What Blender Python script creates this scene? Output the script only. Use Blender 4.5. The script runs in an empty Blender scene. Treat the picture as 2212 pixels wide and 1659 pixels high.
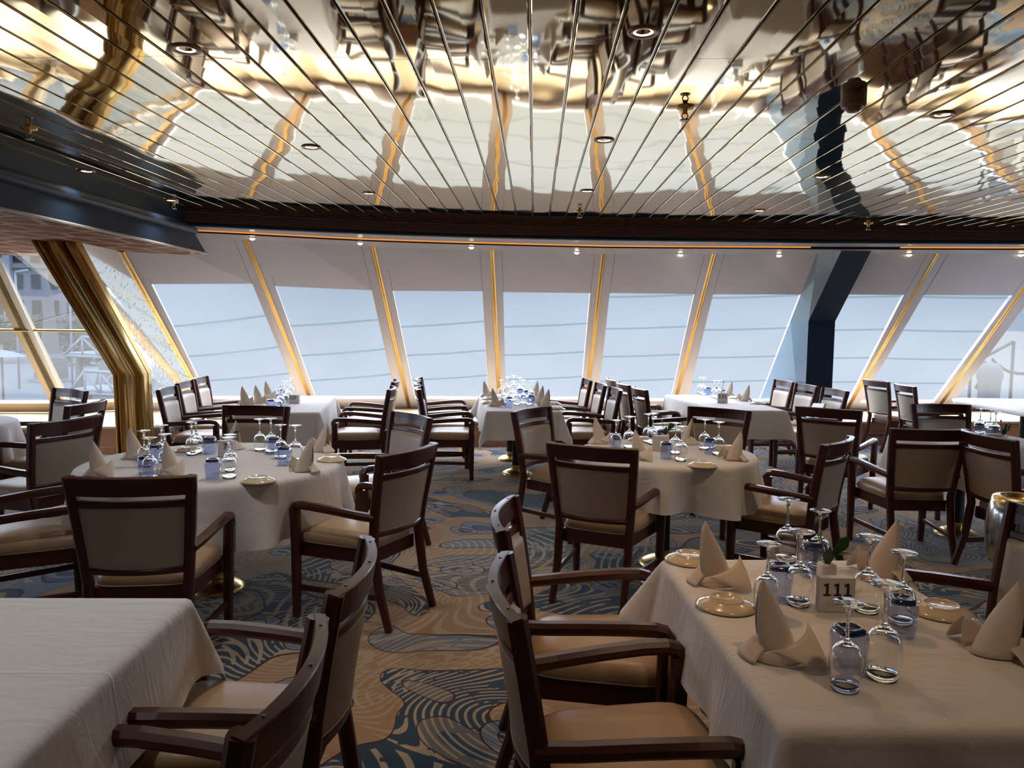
import bpy, bmesh, math, random
from mathutils import Vector, Matrix
random.seed(7)
PI = math.pi
R = math.radians
SC = bpy.context.scene
COL = SC.collection

# ------------------------------------------------------------------ camera
EYE = 1.55
FPX = 1661.0
pit, yaw, rol = math.atan(128.7 / FPX), math.atan(47.2 / 1666), math.atan(0.014)
fw = Vector((-math.sin(yaw) * math.cos(pit), math.cos(yaw) * math.cos(pit), -math.sin(pit)))
rt0 = Vector((math.cos(yaw), math.sin(yaw), 0))
up0 = rt0.cross(fw)
rt = math.cos(rol) * rt0 + math.sin(rol) * up0
up = -math.sin(rol) * rt0 + math.cos(rol) * up0
cd = bpy.data.cameras.new('camera')
cd.sensor_fit = 'HORIZONTAL'
cd.sensor_width = 36
cd.lens = FPX / 2212 * 36
cd.clip_start = 0.02
cd.clip_end = 600
cam = bpy.data.objects.new('camera', cd)
COL.objects.link(cam)
m3 = Matrix((rt, up, -fw)).transposed()
cam.matrix_world = Matrix.Translation((0, 0, EYE)) @ m3.to_4x4()
SC.camera = cam

# ------------------------------------------------------------------ exposure, sky
SC.view_settings.view_transform = 'Standard'
SC.view_settings.look = 'None'
SC.view_settings.gamma = 1
SC.view_settings.use_curve_mapping = False
SC.view_settings.exposure = 0.0
SC.cycles.use_denoising = True
SC.cycles.max_bounces = 10
SC.cycles.transparent_max_bounces = 24
SC.cycles.caustics_reflective = True
SC.cycles.blur_glossy = 1.0
SC.cycles.caustics_refractive = True
SC.cycles.sample_clamp_indirect = 6.0

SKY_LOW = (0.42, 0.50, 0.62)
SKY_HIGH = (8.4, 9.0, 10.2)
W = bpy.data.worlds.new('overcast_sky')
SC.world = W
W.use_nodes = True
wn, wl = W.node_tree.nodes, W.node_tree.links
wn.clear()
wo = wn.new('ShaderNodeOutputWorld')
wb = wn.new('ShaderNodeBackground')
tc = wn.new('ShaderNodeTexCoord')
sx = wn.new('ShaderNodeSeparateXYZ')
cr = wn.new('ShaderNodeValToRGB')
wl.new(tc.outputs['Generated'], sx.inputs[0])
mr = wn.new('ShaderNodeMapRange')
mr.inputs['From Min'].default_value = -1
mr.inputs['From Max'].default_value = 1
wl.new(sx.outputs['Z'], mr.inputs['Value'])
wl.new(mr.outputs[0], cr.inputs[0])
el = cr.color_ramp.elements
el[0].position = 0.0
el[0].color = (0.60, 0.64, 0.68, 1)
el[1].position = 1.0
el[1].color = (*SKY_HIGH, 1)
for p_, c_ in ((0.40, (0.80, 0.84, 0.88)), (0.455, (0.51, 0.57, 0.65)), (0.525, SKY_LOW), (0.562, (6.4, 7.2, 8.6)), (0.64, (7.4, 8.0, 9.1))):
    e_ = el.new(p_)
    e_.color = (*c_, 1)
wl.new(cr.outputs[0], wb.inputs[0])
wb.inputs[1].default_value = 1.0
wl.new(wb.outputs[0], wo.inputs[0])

WARM = (1.0, 0.93, 0.88)


# ------------------------------------------------------------------ helpers
class MB:
    """collects shapes into one mesh"""

    def __init__(s):
        s.v, s.f, s.m, s.sm = [], [], [], []

    def add(s, vs, fs, mi=0, smooth=False):
        o = len(s.v)
        s.v += [tuple(q) for q in vs]
        for f in fs:
            s.f.append([i + o for i in f])
            s.m.append(mi)
            s.sm.append(smooth)

    def box(s, x0, x1, y0, y1, z0, z1, mi=0):
        vs = [(x, y, z) for z in (z0, z1) for y in (y0, y1) for x in (x0, x1)]
        s.add(vs, [(0, 2, 3, 1), (4, 5, 7, 6), (0, 1, 5, 4), (2, 6, 7, 3), (0, 4, 6, 2), (1, 3, 7, 5)], mi)

    def hexa(s, b, t, mi=0):
        n = len(b)
        s.add(list(b) + list(t), [tuple(range(n))[::-1], tuple(range(n, 2 * n))] + [(i, (i + 1) % n, n + (i + 1) % n, n + i) for i in range(n)], mi)

    def sweep(s, path, w, d, side=None, ch=0.25, mi=0, smooth=False, scale=None, sec=None):
        """rectangular bar with chamfered edges along a path"""
        P = [Vector(p) for p in path]
        n = len(P)
        if sec is None:
            c = ch * min(w, d)
            a, b = w / 2, d / 2
            sec = [(a - c, -b), (a, -b + c), (a, b - c), (a - c, b), (-a + c, b), (-a, b - c), (-a, -b + c), (-a + c, -b)]
        k = len(sec)
        vs = []
        for i in range(n):
            t = (P[min(i + 1, n - 1)] - P[max(i - 1, 0)]).normalized()
            sd = Vector(side) if side is not None else Vector((1, 0, 0))
            sd = (sd - t * sd.dot(t)).normalized()
            nr = t.cross(sd)
            q = 1 if scale is None else scale[i]
            for (u, v) in sec:
                vs.append(P[i] + sd * u * q + nr * v * q)
        fs = []
        for i in range(n - 1):
            for j in range(k):
                a0 = i * k + j
                a1 = i * k + (j + 1) % k
                fs.append((a0, a1, a1 + k, a0 + k))
        fs.append(tuple(range(k))[::-1])
        fs.append(tuple(range((n - 1) * k, n * k)))
        s.add(vs, fs, mi, smooth)

    def tube(s, path, r, n=8, mi=0):
        sec = [(math.cos(2 * PI * i / n), math.sin(2 * PI * i / n)) for i in range(n)]
        rr = r if isinstance(r, (list, tuple)) else [r] * len(path)
        P = [Vector(p) for p in path]
        t = (P[-1] - P[0]).normalized()
        sd = Vector((1, 0, 0)) if abs(t.x) < 0.8 else Vector((0, 0, 1))
        s.sweep(path, 1, 1, side=sd, mi=mi, smooth=True, scale=rr, sec=sec)

    def lathe(s, prof, n=24, c=(0, 0, 0), mi=0, smooth=True, power=None):
        vs, fs = [], []
        for (r, z) in prof:
            for i in range(n):
                a = 2 * PI * i / n
                x, y = math.cos(a), math.sin(a)
                if power:
                    k = (abs(x) ** power + abs(y) ** power) ** (-1.0 / power)
                    x, y = x * k, y * k
                vs.append((c[0] + r * x, c[1] + r * y, c[2] + z))
        for j in range(len(prof) - 1):
            for i in range(n):
                i2 = (i + 1) % n
                fs.append((j * n + i, j * n + i2, (j + 1) * n + i2, (j + 1) * n + i))
        s.add(vs, fs, mi, smooth)

    def grid(s, fn, nu, nv, mi=0, smooth=True, wrap=False):
        vs = [fn(i / nu, j / nv) for j in range(nv + 1) for i in range(nu + (0 if wrap else 1))]
        k = nu if wrap else nu + 1
        fs = []
        for j in range(nv):
            for i in range(nu):
                i2 = (i + 1) % k
                fs.append((j * k + i, j * k + i2, (j + 1) * k + i2, (j + 1) * k + i))
        s.add(vs, fs, mi, smooth)

    def build(s, name, mats, parent=None, loc=None, rz=None):
        me = bpy.data.meshes.new(name)
        me.from_pydata(s.v, [], s.f)
        me.polygons.foreach_set('material_index', s.m)
        me.polygons.foreach_set('use_smooth', s.sm)
        for q in (mats if isinstance(mats, (list, tuple)) else [mats]):
            me.materials.append(q)
        bm = bmesh.new()
        bm.from_mesh(me)
        bmesh.ops.recalc_face_normals(bm, faces=bm.faces)
        bm.to_mesh(me)
        bm.free()
        me.update()
        o = bpy.data.objects.new(name, me)
        COL.objects.link(o)
        if parent is not None:
            o.parent = parent
        if loc is not None:
            o.location = loc
        if rz is not None:
            o.rotation_euler.z = rz
        return o


def tag(o, label, cat, group=None, kind=None):
    o['label'] = label
    o['category'] = cat
    if group:
        o['group'] = group
    if kind:
        o['kind'] = kind
    return o


def struct(o):
    o['kind'] = 'structure'
    return o


def empty(name, loc=(0, 0, 0), rz=0.0):
    o = bpy.data.objects.new(name, None)
    o.empty_display_size = 0.1
    COL.objects.link(o)
    o.location = loc
    o.rotation_euler.z = rz
    return o


KIDS = {}


def copy_tree(o, parent=None):
    c = o.copy()
    COL.objects.link(c)
    c.parent = parent
    if o.name not in KIDS:
        KIDS[o.name] = list(o.children)
    for ch in KIDS[o.name]:
        copy_tree(ch, c)
    return c


ORD = ['first', 'second', 'third', 'fourth', 'fifth', 'sixth', 'seventh', 'eighth', 'ninth', 'tenth', 'eleventh', 'twelfth', 'thirteenth']


def by_view(pts):
    """ordinal of each point counted from the left as seen from the entrance side"""
    o = sorted(range(len(pts)), key=lambda i: pts[i][0] / pts[i][1])
    r = [0] * len(pts)
    for k, i in enumerate(o):
        r[i] = k
    return r


# ------------------------------------------------------------------ materials
def new_mat(name):
    m = bpy.data.materials.new(name)
    m.use_nodes = True
    nt = m.node_tree
    nt.nodes.clear()
    out = nt.nodes.new('ShaderNodeOutputMaterial')
    return m, nt.nodes, nt.links, out


def N(nodes, typ, **kw):
    n = nodes.new('ShaderNode' + typ)
    for k, v in kw.items():
        if k.startswith('i_'):
            n.inputs[k[2:].replace('_', ' ')].default_value = v
        elif k.startswith('n_'):
            n.inputs[int(k[2:])].default_value = v
        else:
            setattr(n, k, v)
    return n


def pbr(name, col, rough=0.5, metal=0.0, spec=0.5, coat=0.0, var=0.0, vscale=20.0, bump=0.0, bscale=60.0, sheen=0.0, stretch=None, emis=None, estr=0.0):
    m, ns, ln, out = new_mat(name)
    b = N(ns, 'BsdfPrincipled')
    b.inputs['Base Color'].default_value = (*col, 1)
    b.inputs['Roughness'].default_value = rough
    b.inputs['Metallic'].default_value = metal
    b.inputs['Specular IOR Level'].default_value = spec
    b.inputs['Coat Weight'].default_value = coat
    b.inputs['Coat Roughness'].default_value = 0.12
    b.inputs['Sheen Weight'].default_value = sheen
    if emis:
        b.inputs['Emission Color'].default_value = (*emis, 1)
        b.inputs['Emission Strength'].default_value = estr
    if var > 0 or bump > 0:
        t = N(ns, 'TexCoord')
        mp = N(ns, 'Mapping')
        if stretch:
            mp.inputs['Scale'].default_value = stretch
        ln.new(t.outputs['Object'], mp.inputs[0])
    if var > 0:
        nz = N(ns, 'TexNoise', i_Scale=vscale, i_Detail=4.0)
        ln.new(mp.outputs[0], nz.inputs['Vector'])
        mx = N(ns, 'MixRGB', blend_type='MIX')
        mx.inputs[1].default_value = (*[c * (1 - var) for c in col], 1)
        mx.inputs[2].default_value = (*[min(1, c * (1 + var)) for c in col], 1)
        ln.new(nz.outputs['Fac'], mx.inputs[0])
        ln.new(mx.outputs[0], b.inputs['Base Color'])
    if bump > 0:
        nb = N(ns, 'TexNoise', i_Scale=bscale, i_Detail=3.0)
        ln.new(mp.outputs[0], nb.inputs['Vector'])
        bp = N(ns, 'Bump', i_Strength=1.0, i_Distance=bump)
        ln.new(nb.outputs['Fac'], bp.inputs['Height'])
        ln.new(bp.outputs[0], b.inputs['Normal'])
    ln.new(b.outputs[0], out.inputs[0])
    return m


def thin_glass(name, tint=(0.97, 0.98, 0.99), refl=1.0, edge=0.55, haze=0.0, rough=0.03):
    m, ns, ln, out = new_mat(name)
    tr = N(ns, 'BsdfTransparent')
    tr.inputs[0].default_value = (*tint, 1)
    gl = N(ns, 'BsdfGlossy', i_Roughness=rough)
    gl.inputs[0].default_value = (1, 1, 1, 1)
    lw = N(ns, 'LayerWeight', i_Blend=edge)
    mu = N(ns, 'Math', operation='MULTIPLY')
    mu.inputs[1].default_value = refl
    pw = N(ns, 'Math', operation='POWER')
    pw.inputs[1].default_value = 1.7
    ln.new(lw.outputs['Facing'], pw.inputs[0])
    ad = N(ns, 'Math', operation='ADD')
    ad.inputs[1].default_value = 0.05
    ln.new(pw.outputs[0], mu.inputs[0])
    ln.new(mu.outputs[0], ad.inputs[0])
    mx = N(ns, 'MixShader')
    ln.new(ad.outputs[0], mx.inputs[0])
    ln.new(tr.outputs[0], mx.inputs[1])
    ln.new(gl.outputs[0], mx.inputs[2])
    last = mx
    if haze > 0:
        tl = N(ns, 'BsdfTranslucent')
        tl.inputs[0].default_value = (0.9, 0.93, 0.97, 1)
        m2 = N(ns, 'MixShader')
        m2.inputs[0].default_value = haze
        ln.new(mx.outputs[0], m2.inputs[1])
        ln.new(tl.outputs[0], m2.inputs[2])
        last = m2
    ln.new(last.outputs[0], out.inputs[0])
    return m


M = {}
M['wood'] = pbr('mahogany', (0.058, 0.013, 0.008), 0.30, spec=0.4, coat=0.12, var=0.35, vscale=9, stretch=(1, 1, 6))
M['flute'] = M['wood']
M['leather'] = pbr('tan_leather', (0.45, 0.31, 0.19), 0.36, spec=0.55, var=0.08, vscale=6, bump=0.0004, bscale=220)
M['vinyl'] = pbr('beige_vinyl', (0.40, 0.33, 0.265), 0.42, spec=0.5, var=0.05, vscale=5, bump=0.0003, bscale=300)
M['piping'] = pbr('beige_piping', (0.40, 0.32, 0.24), 0.5)
M['stud'] = pbr('dark_stud', (0.02, 0.012, 0.01), 0.4)
M['brass'] = pbr('polished_brass', (0.80, 0.58, 0.26), 0.28, metal=1.0, var=0.12, vscale=4, bump=0.0008, bscale=5)
M['dullbrass'] = pbr('aged_brass', (0.60, 0.40, 0.15), 0.30, metal=1.0, var=0.2, vscale=7)
M['steel'] = pbr('steel', (0.55, 0.54, 0.52), 0.18, metal=1.0, var=0.06)
M['black'] = pbr('black_iron', (0.012, 0.016, 0.018), 0.45)
M['tabletop'] = pbr('table_board', (0.25, 0.16, 0.09), 0.6)
M['plate'] = pbr('cream_china', (0.72, 0.60, 0.43), 0.16, spec=0.6, coat=0.5)
M['napkin'] = pbr('linen_napkin', (0.80, 0.69, 0.59), 0.9, spec=0.2, sheen=0.2, bump=0.0006, bscale=90)
M['card'] = pbr('white_card', (0.72, 0.68, 0.68), 0.5)
M['ink'] = pbr('black_ink', (0.02, 0.02, 0.025), 0.6)
M['greyink'] = pbr('grey_ink', (0.35, 0.33, 0.33), 0.6)
M['pot'] = pbr('white_ceramic', (0.68, 0.65, 0.62), 0.35)
M['leaf'] = pbr('green_leaf', (0.03, 0.085, 0.03), 0.4, var=0.3, vscale=30)
M['stem'] = pbr('green_stem', (0.06, 0.10, 0.035), 0.5)
M['bud'] = pbr('pale_bud', (0.32, 0.36, 0.16), 0.6)
M['glass'] = thin_glass('clear_glass', (0.975, 0.98, 0.985), refl=0.95, edge=0.55)


def solid_glass(name, col=(1, 1, 1), ior=1.46):
    m, ns, ln, out = new_mat(name)
    g = N(ns, 'BsdfGlass', i_IOR=ior, i_Roughness=0.0)
    g.inputs[0].default_value = (*col, 1)
    ln.new(g.outputs[0], out.inputs[0])
    return m


M['crystal'] = solid_glass('crystal_glass', (0.985, 0.99, 0.99))
M['tumbler'] = thin_glass('blue_glass', (0.66, 0.73, 0.93), refl=0.6, edge=0.5)
M['tumbler_base'] = pbr('cobalt_glass', (0.018, 0.035, 0.13), 0.06, spec=0.9, coat=0.6)
M['clearpane'] = thin_glass('rainy_pane', (0.80, 0.89, 0.97), refl=0.4, edge=0.3, haze=0.02)
M['fillpane'] = thin_glass('fill_side_pane', (0.96, 0.97, 0.98), refl=0.5, edge=0.3)
M['bronze'] = pbr('dark_bronze', (0.13, 0.09, 0.035), 0.5, metal=0.5, var=0.3, vscale=12)
M['mirrorwall'] = None
M['navy'] = pbr('navy_paint', (0.013, 0.032, 0.068), 0.45, spec=0.3, var=0.08, vscale=3)
M['navyside'] = pbr('blue_grey_gloss_panel', (0.10, 0.16, 0.22), 0.28, spec=0.6, coat=0.6)
M['trimwhite'] = pbr('white_trim', (0.62, 0.58, 0.55), 0.5)
M['wall'] = pbr('warm_white_panel', (0.60, 0.57, 0.60), 0.55, spec=0.35, var=0.03, vscale=2)
M['seam'] = pbr('panel_joint', (0.22, 0.20, 0.20), 0.7)
M['ledge'] = pbr('pale_ledge', (0.52, 0.38, 0.23), 0.35, var=0.08, vscale=4)
M['woodpanel'] = pbr('cherry_panel', (0.30, 0.13, 0.065), 0.45, var=0.18, vscale=5, stretch=(3, 3, 0.4))
M['grille'] = pbr('brown_grille', (0.17, 0.095, 0.078), 0.5)
M['soffit'] = pbr('grey_soffit', (0.36, 0.36, 0.40), 0.3, spec=0.5)
M['amber'] = pbr('amber_strip', (0.6, 0.22, 0.05), 0.5, emis=(1.0, 0.36, 0.06), estr=0.75)
M['slatback'] = pbr('void_brown', (0.05, 0.032, 0.018), 0.9)
M['bulb'] = pbr('lamp_glow', (0.9, 0.8, 0.6), 0.5, emis=(1.0, 0.80, 0.55), estr=9.0)
M['ring'] = pbr('lamp_ring', (0.35, 0.22, 0.14), 0.35, metal=0.7)
M['plasticbrown'] = pbr('detector_plastic', (0.30, 0.19, 0.13), 0.4)
M['darkwall'] = pbr('dark_room_wall', (0.06, 0.035, 0.022), 0.6)


def sheer(name, col):
    m, ns, ln, out = new_mat(name)
    t = N(ns, 'BsdfTransparent')
    t.inputs[0].default_value = (*col, 1)
    ln.new(t.outputs[0], out.inputs[0])
    return m


M['seambar'] = sheer('screen_batten', (0.80, 0.86, 0.845))
M['paper'] = pbr('white_paper', (0.74, 0.76, 0.80), 0.6)
M['bluemark'] = pbr('blue_mark', (0.08, 0.22, 0.62), 0.6)
M['quay'] = pbr('wet_quay', (0.0413, 0.0506, 0.0605), 1.0, spec=0.0, var=0.15, vscale=0.4)
M['facade'] = pbr('misty_facade', (0.0468, 0.0523, 0.066), 1.0, spec=0.0, var=0.06, vscale=0.6)
M['fwin'] = pbr('misty_window', (0.004, 0.005, 0.008), 1.0, spec=0.0)
M['steelwhite'] = pbr('white_steelwork', (0.0688, 0.0798, 0.099), 1.0, spec=0.0)
M['tree'] = pbr('misty_tree', (0.0165, 0.0231, 0.022), 1.0, spec=0.0, var=0.3, vscale=2)
M['stone'] = pbr('misty_stone', (0.0413, 0.0451, 0.0495), 1.0, spec=0.0, var=0.12, vscale=2)
M['red'] = pbr('red_cloth', (0.3, 0.03, 0.05), 0.8)
M['deckwhite'] = pbr('white_deck_fitting', (0.0468, 0.055, 0.066), 1.0, spec=0.0)
M['deckgrey'] = pbr('grey_deck_rail', (0.0165, 0.022, 0.0275), 1.0, spec=0.0)


def cloth_material():
    m, ns, ln, out = new_mat('white_tablecloth')
    b = N(ns, 'BsdfPrincipled')
    b.inputs['Base Color'].default_value = (0.80, 0.77, 0.76, 1)
    b.inputs['Roughness'].default_value = 0.85
    b.inputs['Specular IOR Level'].default_value = 0.25
    b.inputs['Sheen Weight'].default_value = 0.15
    t = N(ns, 'TexCoord')
    n1 = N(ns, 'TexNoise', i_Scale=7.0, i_Detail=3.0, i_Distortion=1.2)
    mp = N(ns, 'Mapping')
    mp.inputs['Scale'].default_value = (0.7, 2.2, 1.0)
    ln.new(t.outputs['Object'], mp.inputs[0])
    ln.new(mp.outputs[0], n1.inputs['Vector'])
    n2 = N(ns, 'TexNoise', i_Scale=420.0, i_Detail=1.0)
    ln.new(t.outputs['Object'], n2.inputs['Vector'])
    sp = N(ns, 'SeparateXYZ')
    ln.new(t.outputs['Object'], sp.inputs[0])
    h = None
    for ax, off in (('X', 0.0), ('Y', 0.21), ('Y', -0.21)):
        a = N(ns, 'Math', operation='SUBTRACT')
        a.inputs[1].default_value = off
        ln.new(sp.outputs[ax], a.inputs[0])
        c = N(ns, 'Math', operation='ABSOLUTE')
        ln.new(a.outputs[0], c.inputs[0])
        d = N(ns, 'MapRange')
        d.inputs['From Min'].default_value = 0.0
        d.inputs['From Max'].default_value = 0.006
        d.inputs['To Min'].default_value = 1.0
        d.inputs['To Max'].default_value = 0.0
        ln.new(c.outputs[0], d.inputs['Value'])
        if h is None:
            h = d
        else:
            mxx = N(ns, 'Math', operation='MAXIMUM')
            ln.new(h.outputs[0], mxx.inputs[0])
            ln.new(d.outputs[0], mxx.inputs[1])
            h = mxx
    b1 = N(ns, 'Bump', i_Strength=1.0, i_Distance=0.006)
    ln.new(n1.outputs['Fac'], b1.inputs['Height'])
    b2 = N(ns, 'Bump', i_Strength=1.0, i_Distance=0.0016)
    ln.new(h.outputs[0], b2.inputs['Height'])
    ln.new(b1.outputs[0], b2.inputs['Normal'])
    b3 = N(ns, 'Bump', i_Strength=0.5, i_Distance=0.0006)
    ln.new(n2.outputs['Fac'], b3.inputs['Height'])
    ln.new(b2.outputs[0], b3.inputs['Normal'])
    ln.new(b3.outputs[0], b.inputs['Normal'])
    ln.new(b.outputs[0], out.inputs[0])
    return m


M['cloth'] = cloth_material()


def slat_material():
    m, ns, ln, out = new_mat('champagne_mirror_slat')
    b = N(ns, 'BsdfPrincipled')
    b.inputs['Base Color'].default_value = (0.77, 0.66, 0.44, 1)
    b.inputs['Metallic'].default_value = 1.0
    b.inputs['Roughness'].default_value = 0.035
    t = N(ns, 'TexCoord')
    sp = N(ns, 'SeparateXYZ')
    ln.new(t.outputs['Object'], sp.inputs[0])
    dv = N(ns, 'Math', operation='DIVIDE')
    dv.inputs[1].default_value = 0.1525
    ln.new(sp.outputs['X'], dv.inputs[0])
    ad = N(ns, 'Math', operation='ADD')
    ad.inputs[1].default_value = 0.033 / 0.1525 + 0.5 - 0.5
    ln.new(dv.outputs[0], ad.inputs[0])
    fl = N(ns, 'Math', operation='FLOOR')
    ln.new(ad.outputs[0], fl.inputs[0])
    mu = N(ns, 'Math', operation='MULTIPLY')
    mu.inputs[1].default_value = 0.61
    ln.new(fl.outputs[0], mu.inputs[0])
    ys = N(ns, 'Math', operation='MULTIPLY')
    ys.inputs[1].default_value = 1.0
    ln.new(sp.outputs['Y'], ys.inputs[0])
    xs = N(ns, 'Math', operation='MULTIPLY')
    xs.inputs[1].default_value = 2.2
    ln.new(sp.outputs['X'], xs.inputs[0])
    cb = N(ns, 'CombineXYZ')
    ln.new(xs.outputs[0], cb.inputs[0])
    ln.new(ys.outputs[0], cb.inputs[1])
    ln.new(mu.outputs[0], cb.inputs[2])
    n1 = N(ns, 'TexNoise', i_Scale=1.25, i_Detail=1.0, i_Roughness=0.4)
    ln.new(cb.outputs[0], n1.inputs['Vector'])
    bp = N(ns, 'Bump', i_Strength=1.0, i_Distance=0.0075)
    ln.new(n1.outputs['Fac'], bp.inputs['Height'])
    ln.new(bp.outputs[0], b.inputs['Normal'])
    ln.new(b.outputs[0], out.inputs[0])
    return m


M['slat'] = slat_material()
M['infill'] = pbr('bronze_infill', (0.34, 0.26, 0.15), 0.15, metal=1.0, bump=0.002, bscale=6)


def antique_mirror():
    m, ns, ln, out = new_mat('antique_mirror')
    t = N(ns, 'TexCoord')
    n1 = N(ns, 'TexNoise', i_Scale=26.0, i_Detail=5.0, i_Roughness=0.65)
    ln.new(t.outputs['Object'], n1.inputs['Vector'])
    n2 = N(ns, 'TexNoise', i_Scale=2.0, i_Detail=2.0)
    ln.new(t.outputs['Object'], n2.inputs['Vector'])
    r1 = N(ns, 'ValToRGB')
    r1.color_ramp.elements[0].position = 0.56
    r1.color_ramp.elements[0].color = (0, 0, 0, 1)
    r1.color_ramp.elements[1].position = 0.66
    r1.color_ramp.elements[1].color = (1, 1, 1, 1)
    ln.new(n1.outputs['Fac'], r1.inputs[0])
    b = N(ns, 'BsdfPrincipled')
    mx = N(ns, 'MixRGB')
    mx.inputs[1].default_value = (0.82, 0.82, 0.78, 1)
    mx.inputs[2].default_value = (0.30, 0.28, 0.24, 1)
    ln.new(r1.outputs[0], mx.inputs[0])
    ln.new(mx.outputs[0], b.inputs['Base Color'])
    b.inputs['Metallic'].default_value = 0.95
    rr = N(ns, 'MapRange')
    rr.inputs['To Min'].default_value = 0.10
    rr.inputs['To Max'].default_value = 0.5
    ln.new(r1.outputs[0], rr.inputs['Value'])
    ln.new(rr.outputs[0], b.inputs['Roughness'])
    ln.new(b.outputs[0], out.inputs[0])
    return m


M['mirrorwall'] = antique_mirror()


def screen_material():
    m, ns, ln, out = new_mat('white_window_screen')
    tr = N(ns, 'BsdfTransparent')
    tr.inputs[0].default_value = (0.94, 0.96, 0.98, 1)
    tl = N(ns, 'BsdfTranslucent')
    tl.inputs[0].default_value = (0.88, 0.92, 0.98, 1)
    t = N(ns, 'TexCoord')
    nz = N(ns, 'TexNoise', i_Scale=1.1, i_Detail=3.0)
    ln.new(t.outputs['Object'], nz.inputs['Vector'])
    mr_ = N(ns, 'MapRange')
    mr_.inputs['To Min'].default_value = 0.02
    mr_.inputs['To Max'].default_value = 0.045
    ln.new(nz.outputs['Fac'], mr_.inputs['Value'])
    mx = N(ns, 'MixShader')
    ln.new(mr_.outputs[0], mx.inputs[0])
    ln.new(tr.outputs[0], mx.inputs[1])
    ln.new(tl.outputs[0], mx.inputs[2])
    ln.new(mx.outputs[0], out.inputs[0])
    return m


M['screen'] = screen_material()


def soffit_pattern():
    m, ns, ln, out = new_mat('red_net_soffit')
    b = N(ns, 'BsdfPrincipled', i_Roughness=0.75)
    b.inputs['Specular IOR Level'].default_value = 0.2
    t = N(ns, 'TexCoord')
    mp = N(ns, 'Mapping')
    mp.inputs['Scale'].default_value = (2.6, 1.7, 1)
    ln.new(t.outputs['Object'], mp.inputs[0])
    vo = N(ns, 'TexVoronoi', feature='DISTANCE_TO_EDGE', i_Scale=1.5)
    vo.inputs['Randomness'].default_value = 0.55
    ln.new(mp.outputs[0], vo.inputs['Vector'])
    rp = N(ns, 'ValToRGB')
    rp.color_ramp.interpolation = 'EASE'
    rp.color_ramp.elements[0].position = 0.05
    rp.color_ramp.elements[0].color = (0.52, 0.33, 0.21, 1)
    rp.color_ramp.elements[1].position = 0.12
    rp.color_ramp.elements[1].color = (0.20, 0.09, 0.06, 1)
    ln.new(vo.outputs['Distance'], rp.inputs[0])
    nz = N(ns, 'TexNoise', i_Scale=3.0, i_Detail=5.0, i_Roughness=0.7)
    ln.new(mp.outputs[0], nz.inputs['Vector'])
    r2 = N(ns, 'ValToRGB')
    r2.color_ramp.elements[0].position = 0.52
    r2.color_ramp.elements[0].color = (0, 0, 0, 1)
    r2.color_ramp.elements[1].position = 0.72
    r2.color_ramp.elements[1].color = (1, 1, 1, 1)
    ln.new(nz.outputs['Fac'], r2.inputs[0])
    mx = N(ns, 'MixRGB')
    mx.inputs[2].default_value = (0.36, 0.05, 0.04, 1)
    ln.new(r2.outputs[0], mx.inputs[0])
    ln.new(rp.outputs[0], mx.inputs[1])
    ln.new(mx.outputs[0], b.inputs['Base Color'])
    ln.new(b.outputs[0], out.inputs[0])
    return m


M['netsoffit'] = soffit_pattern()


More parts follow.
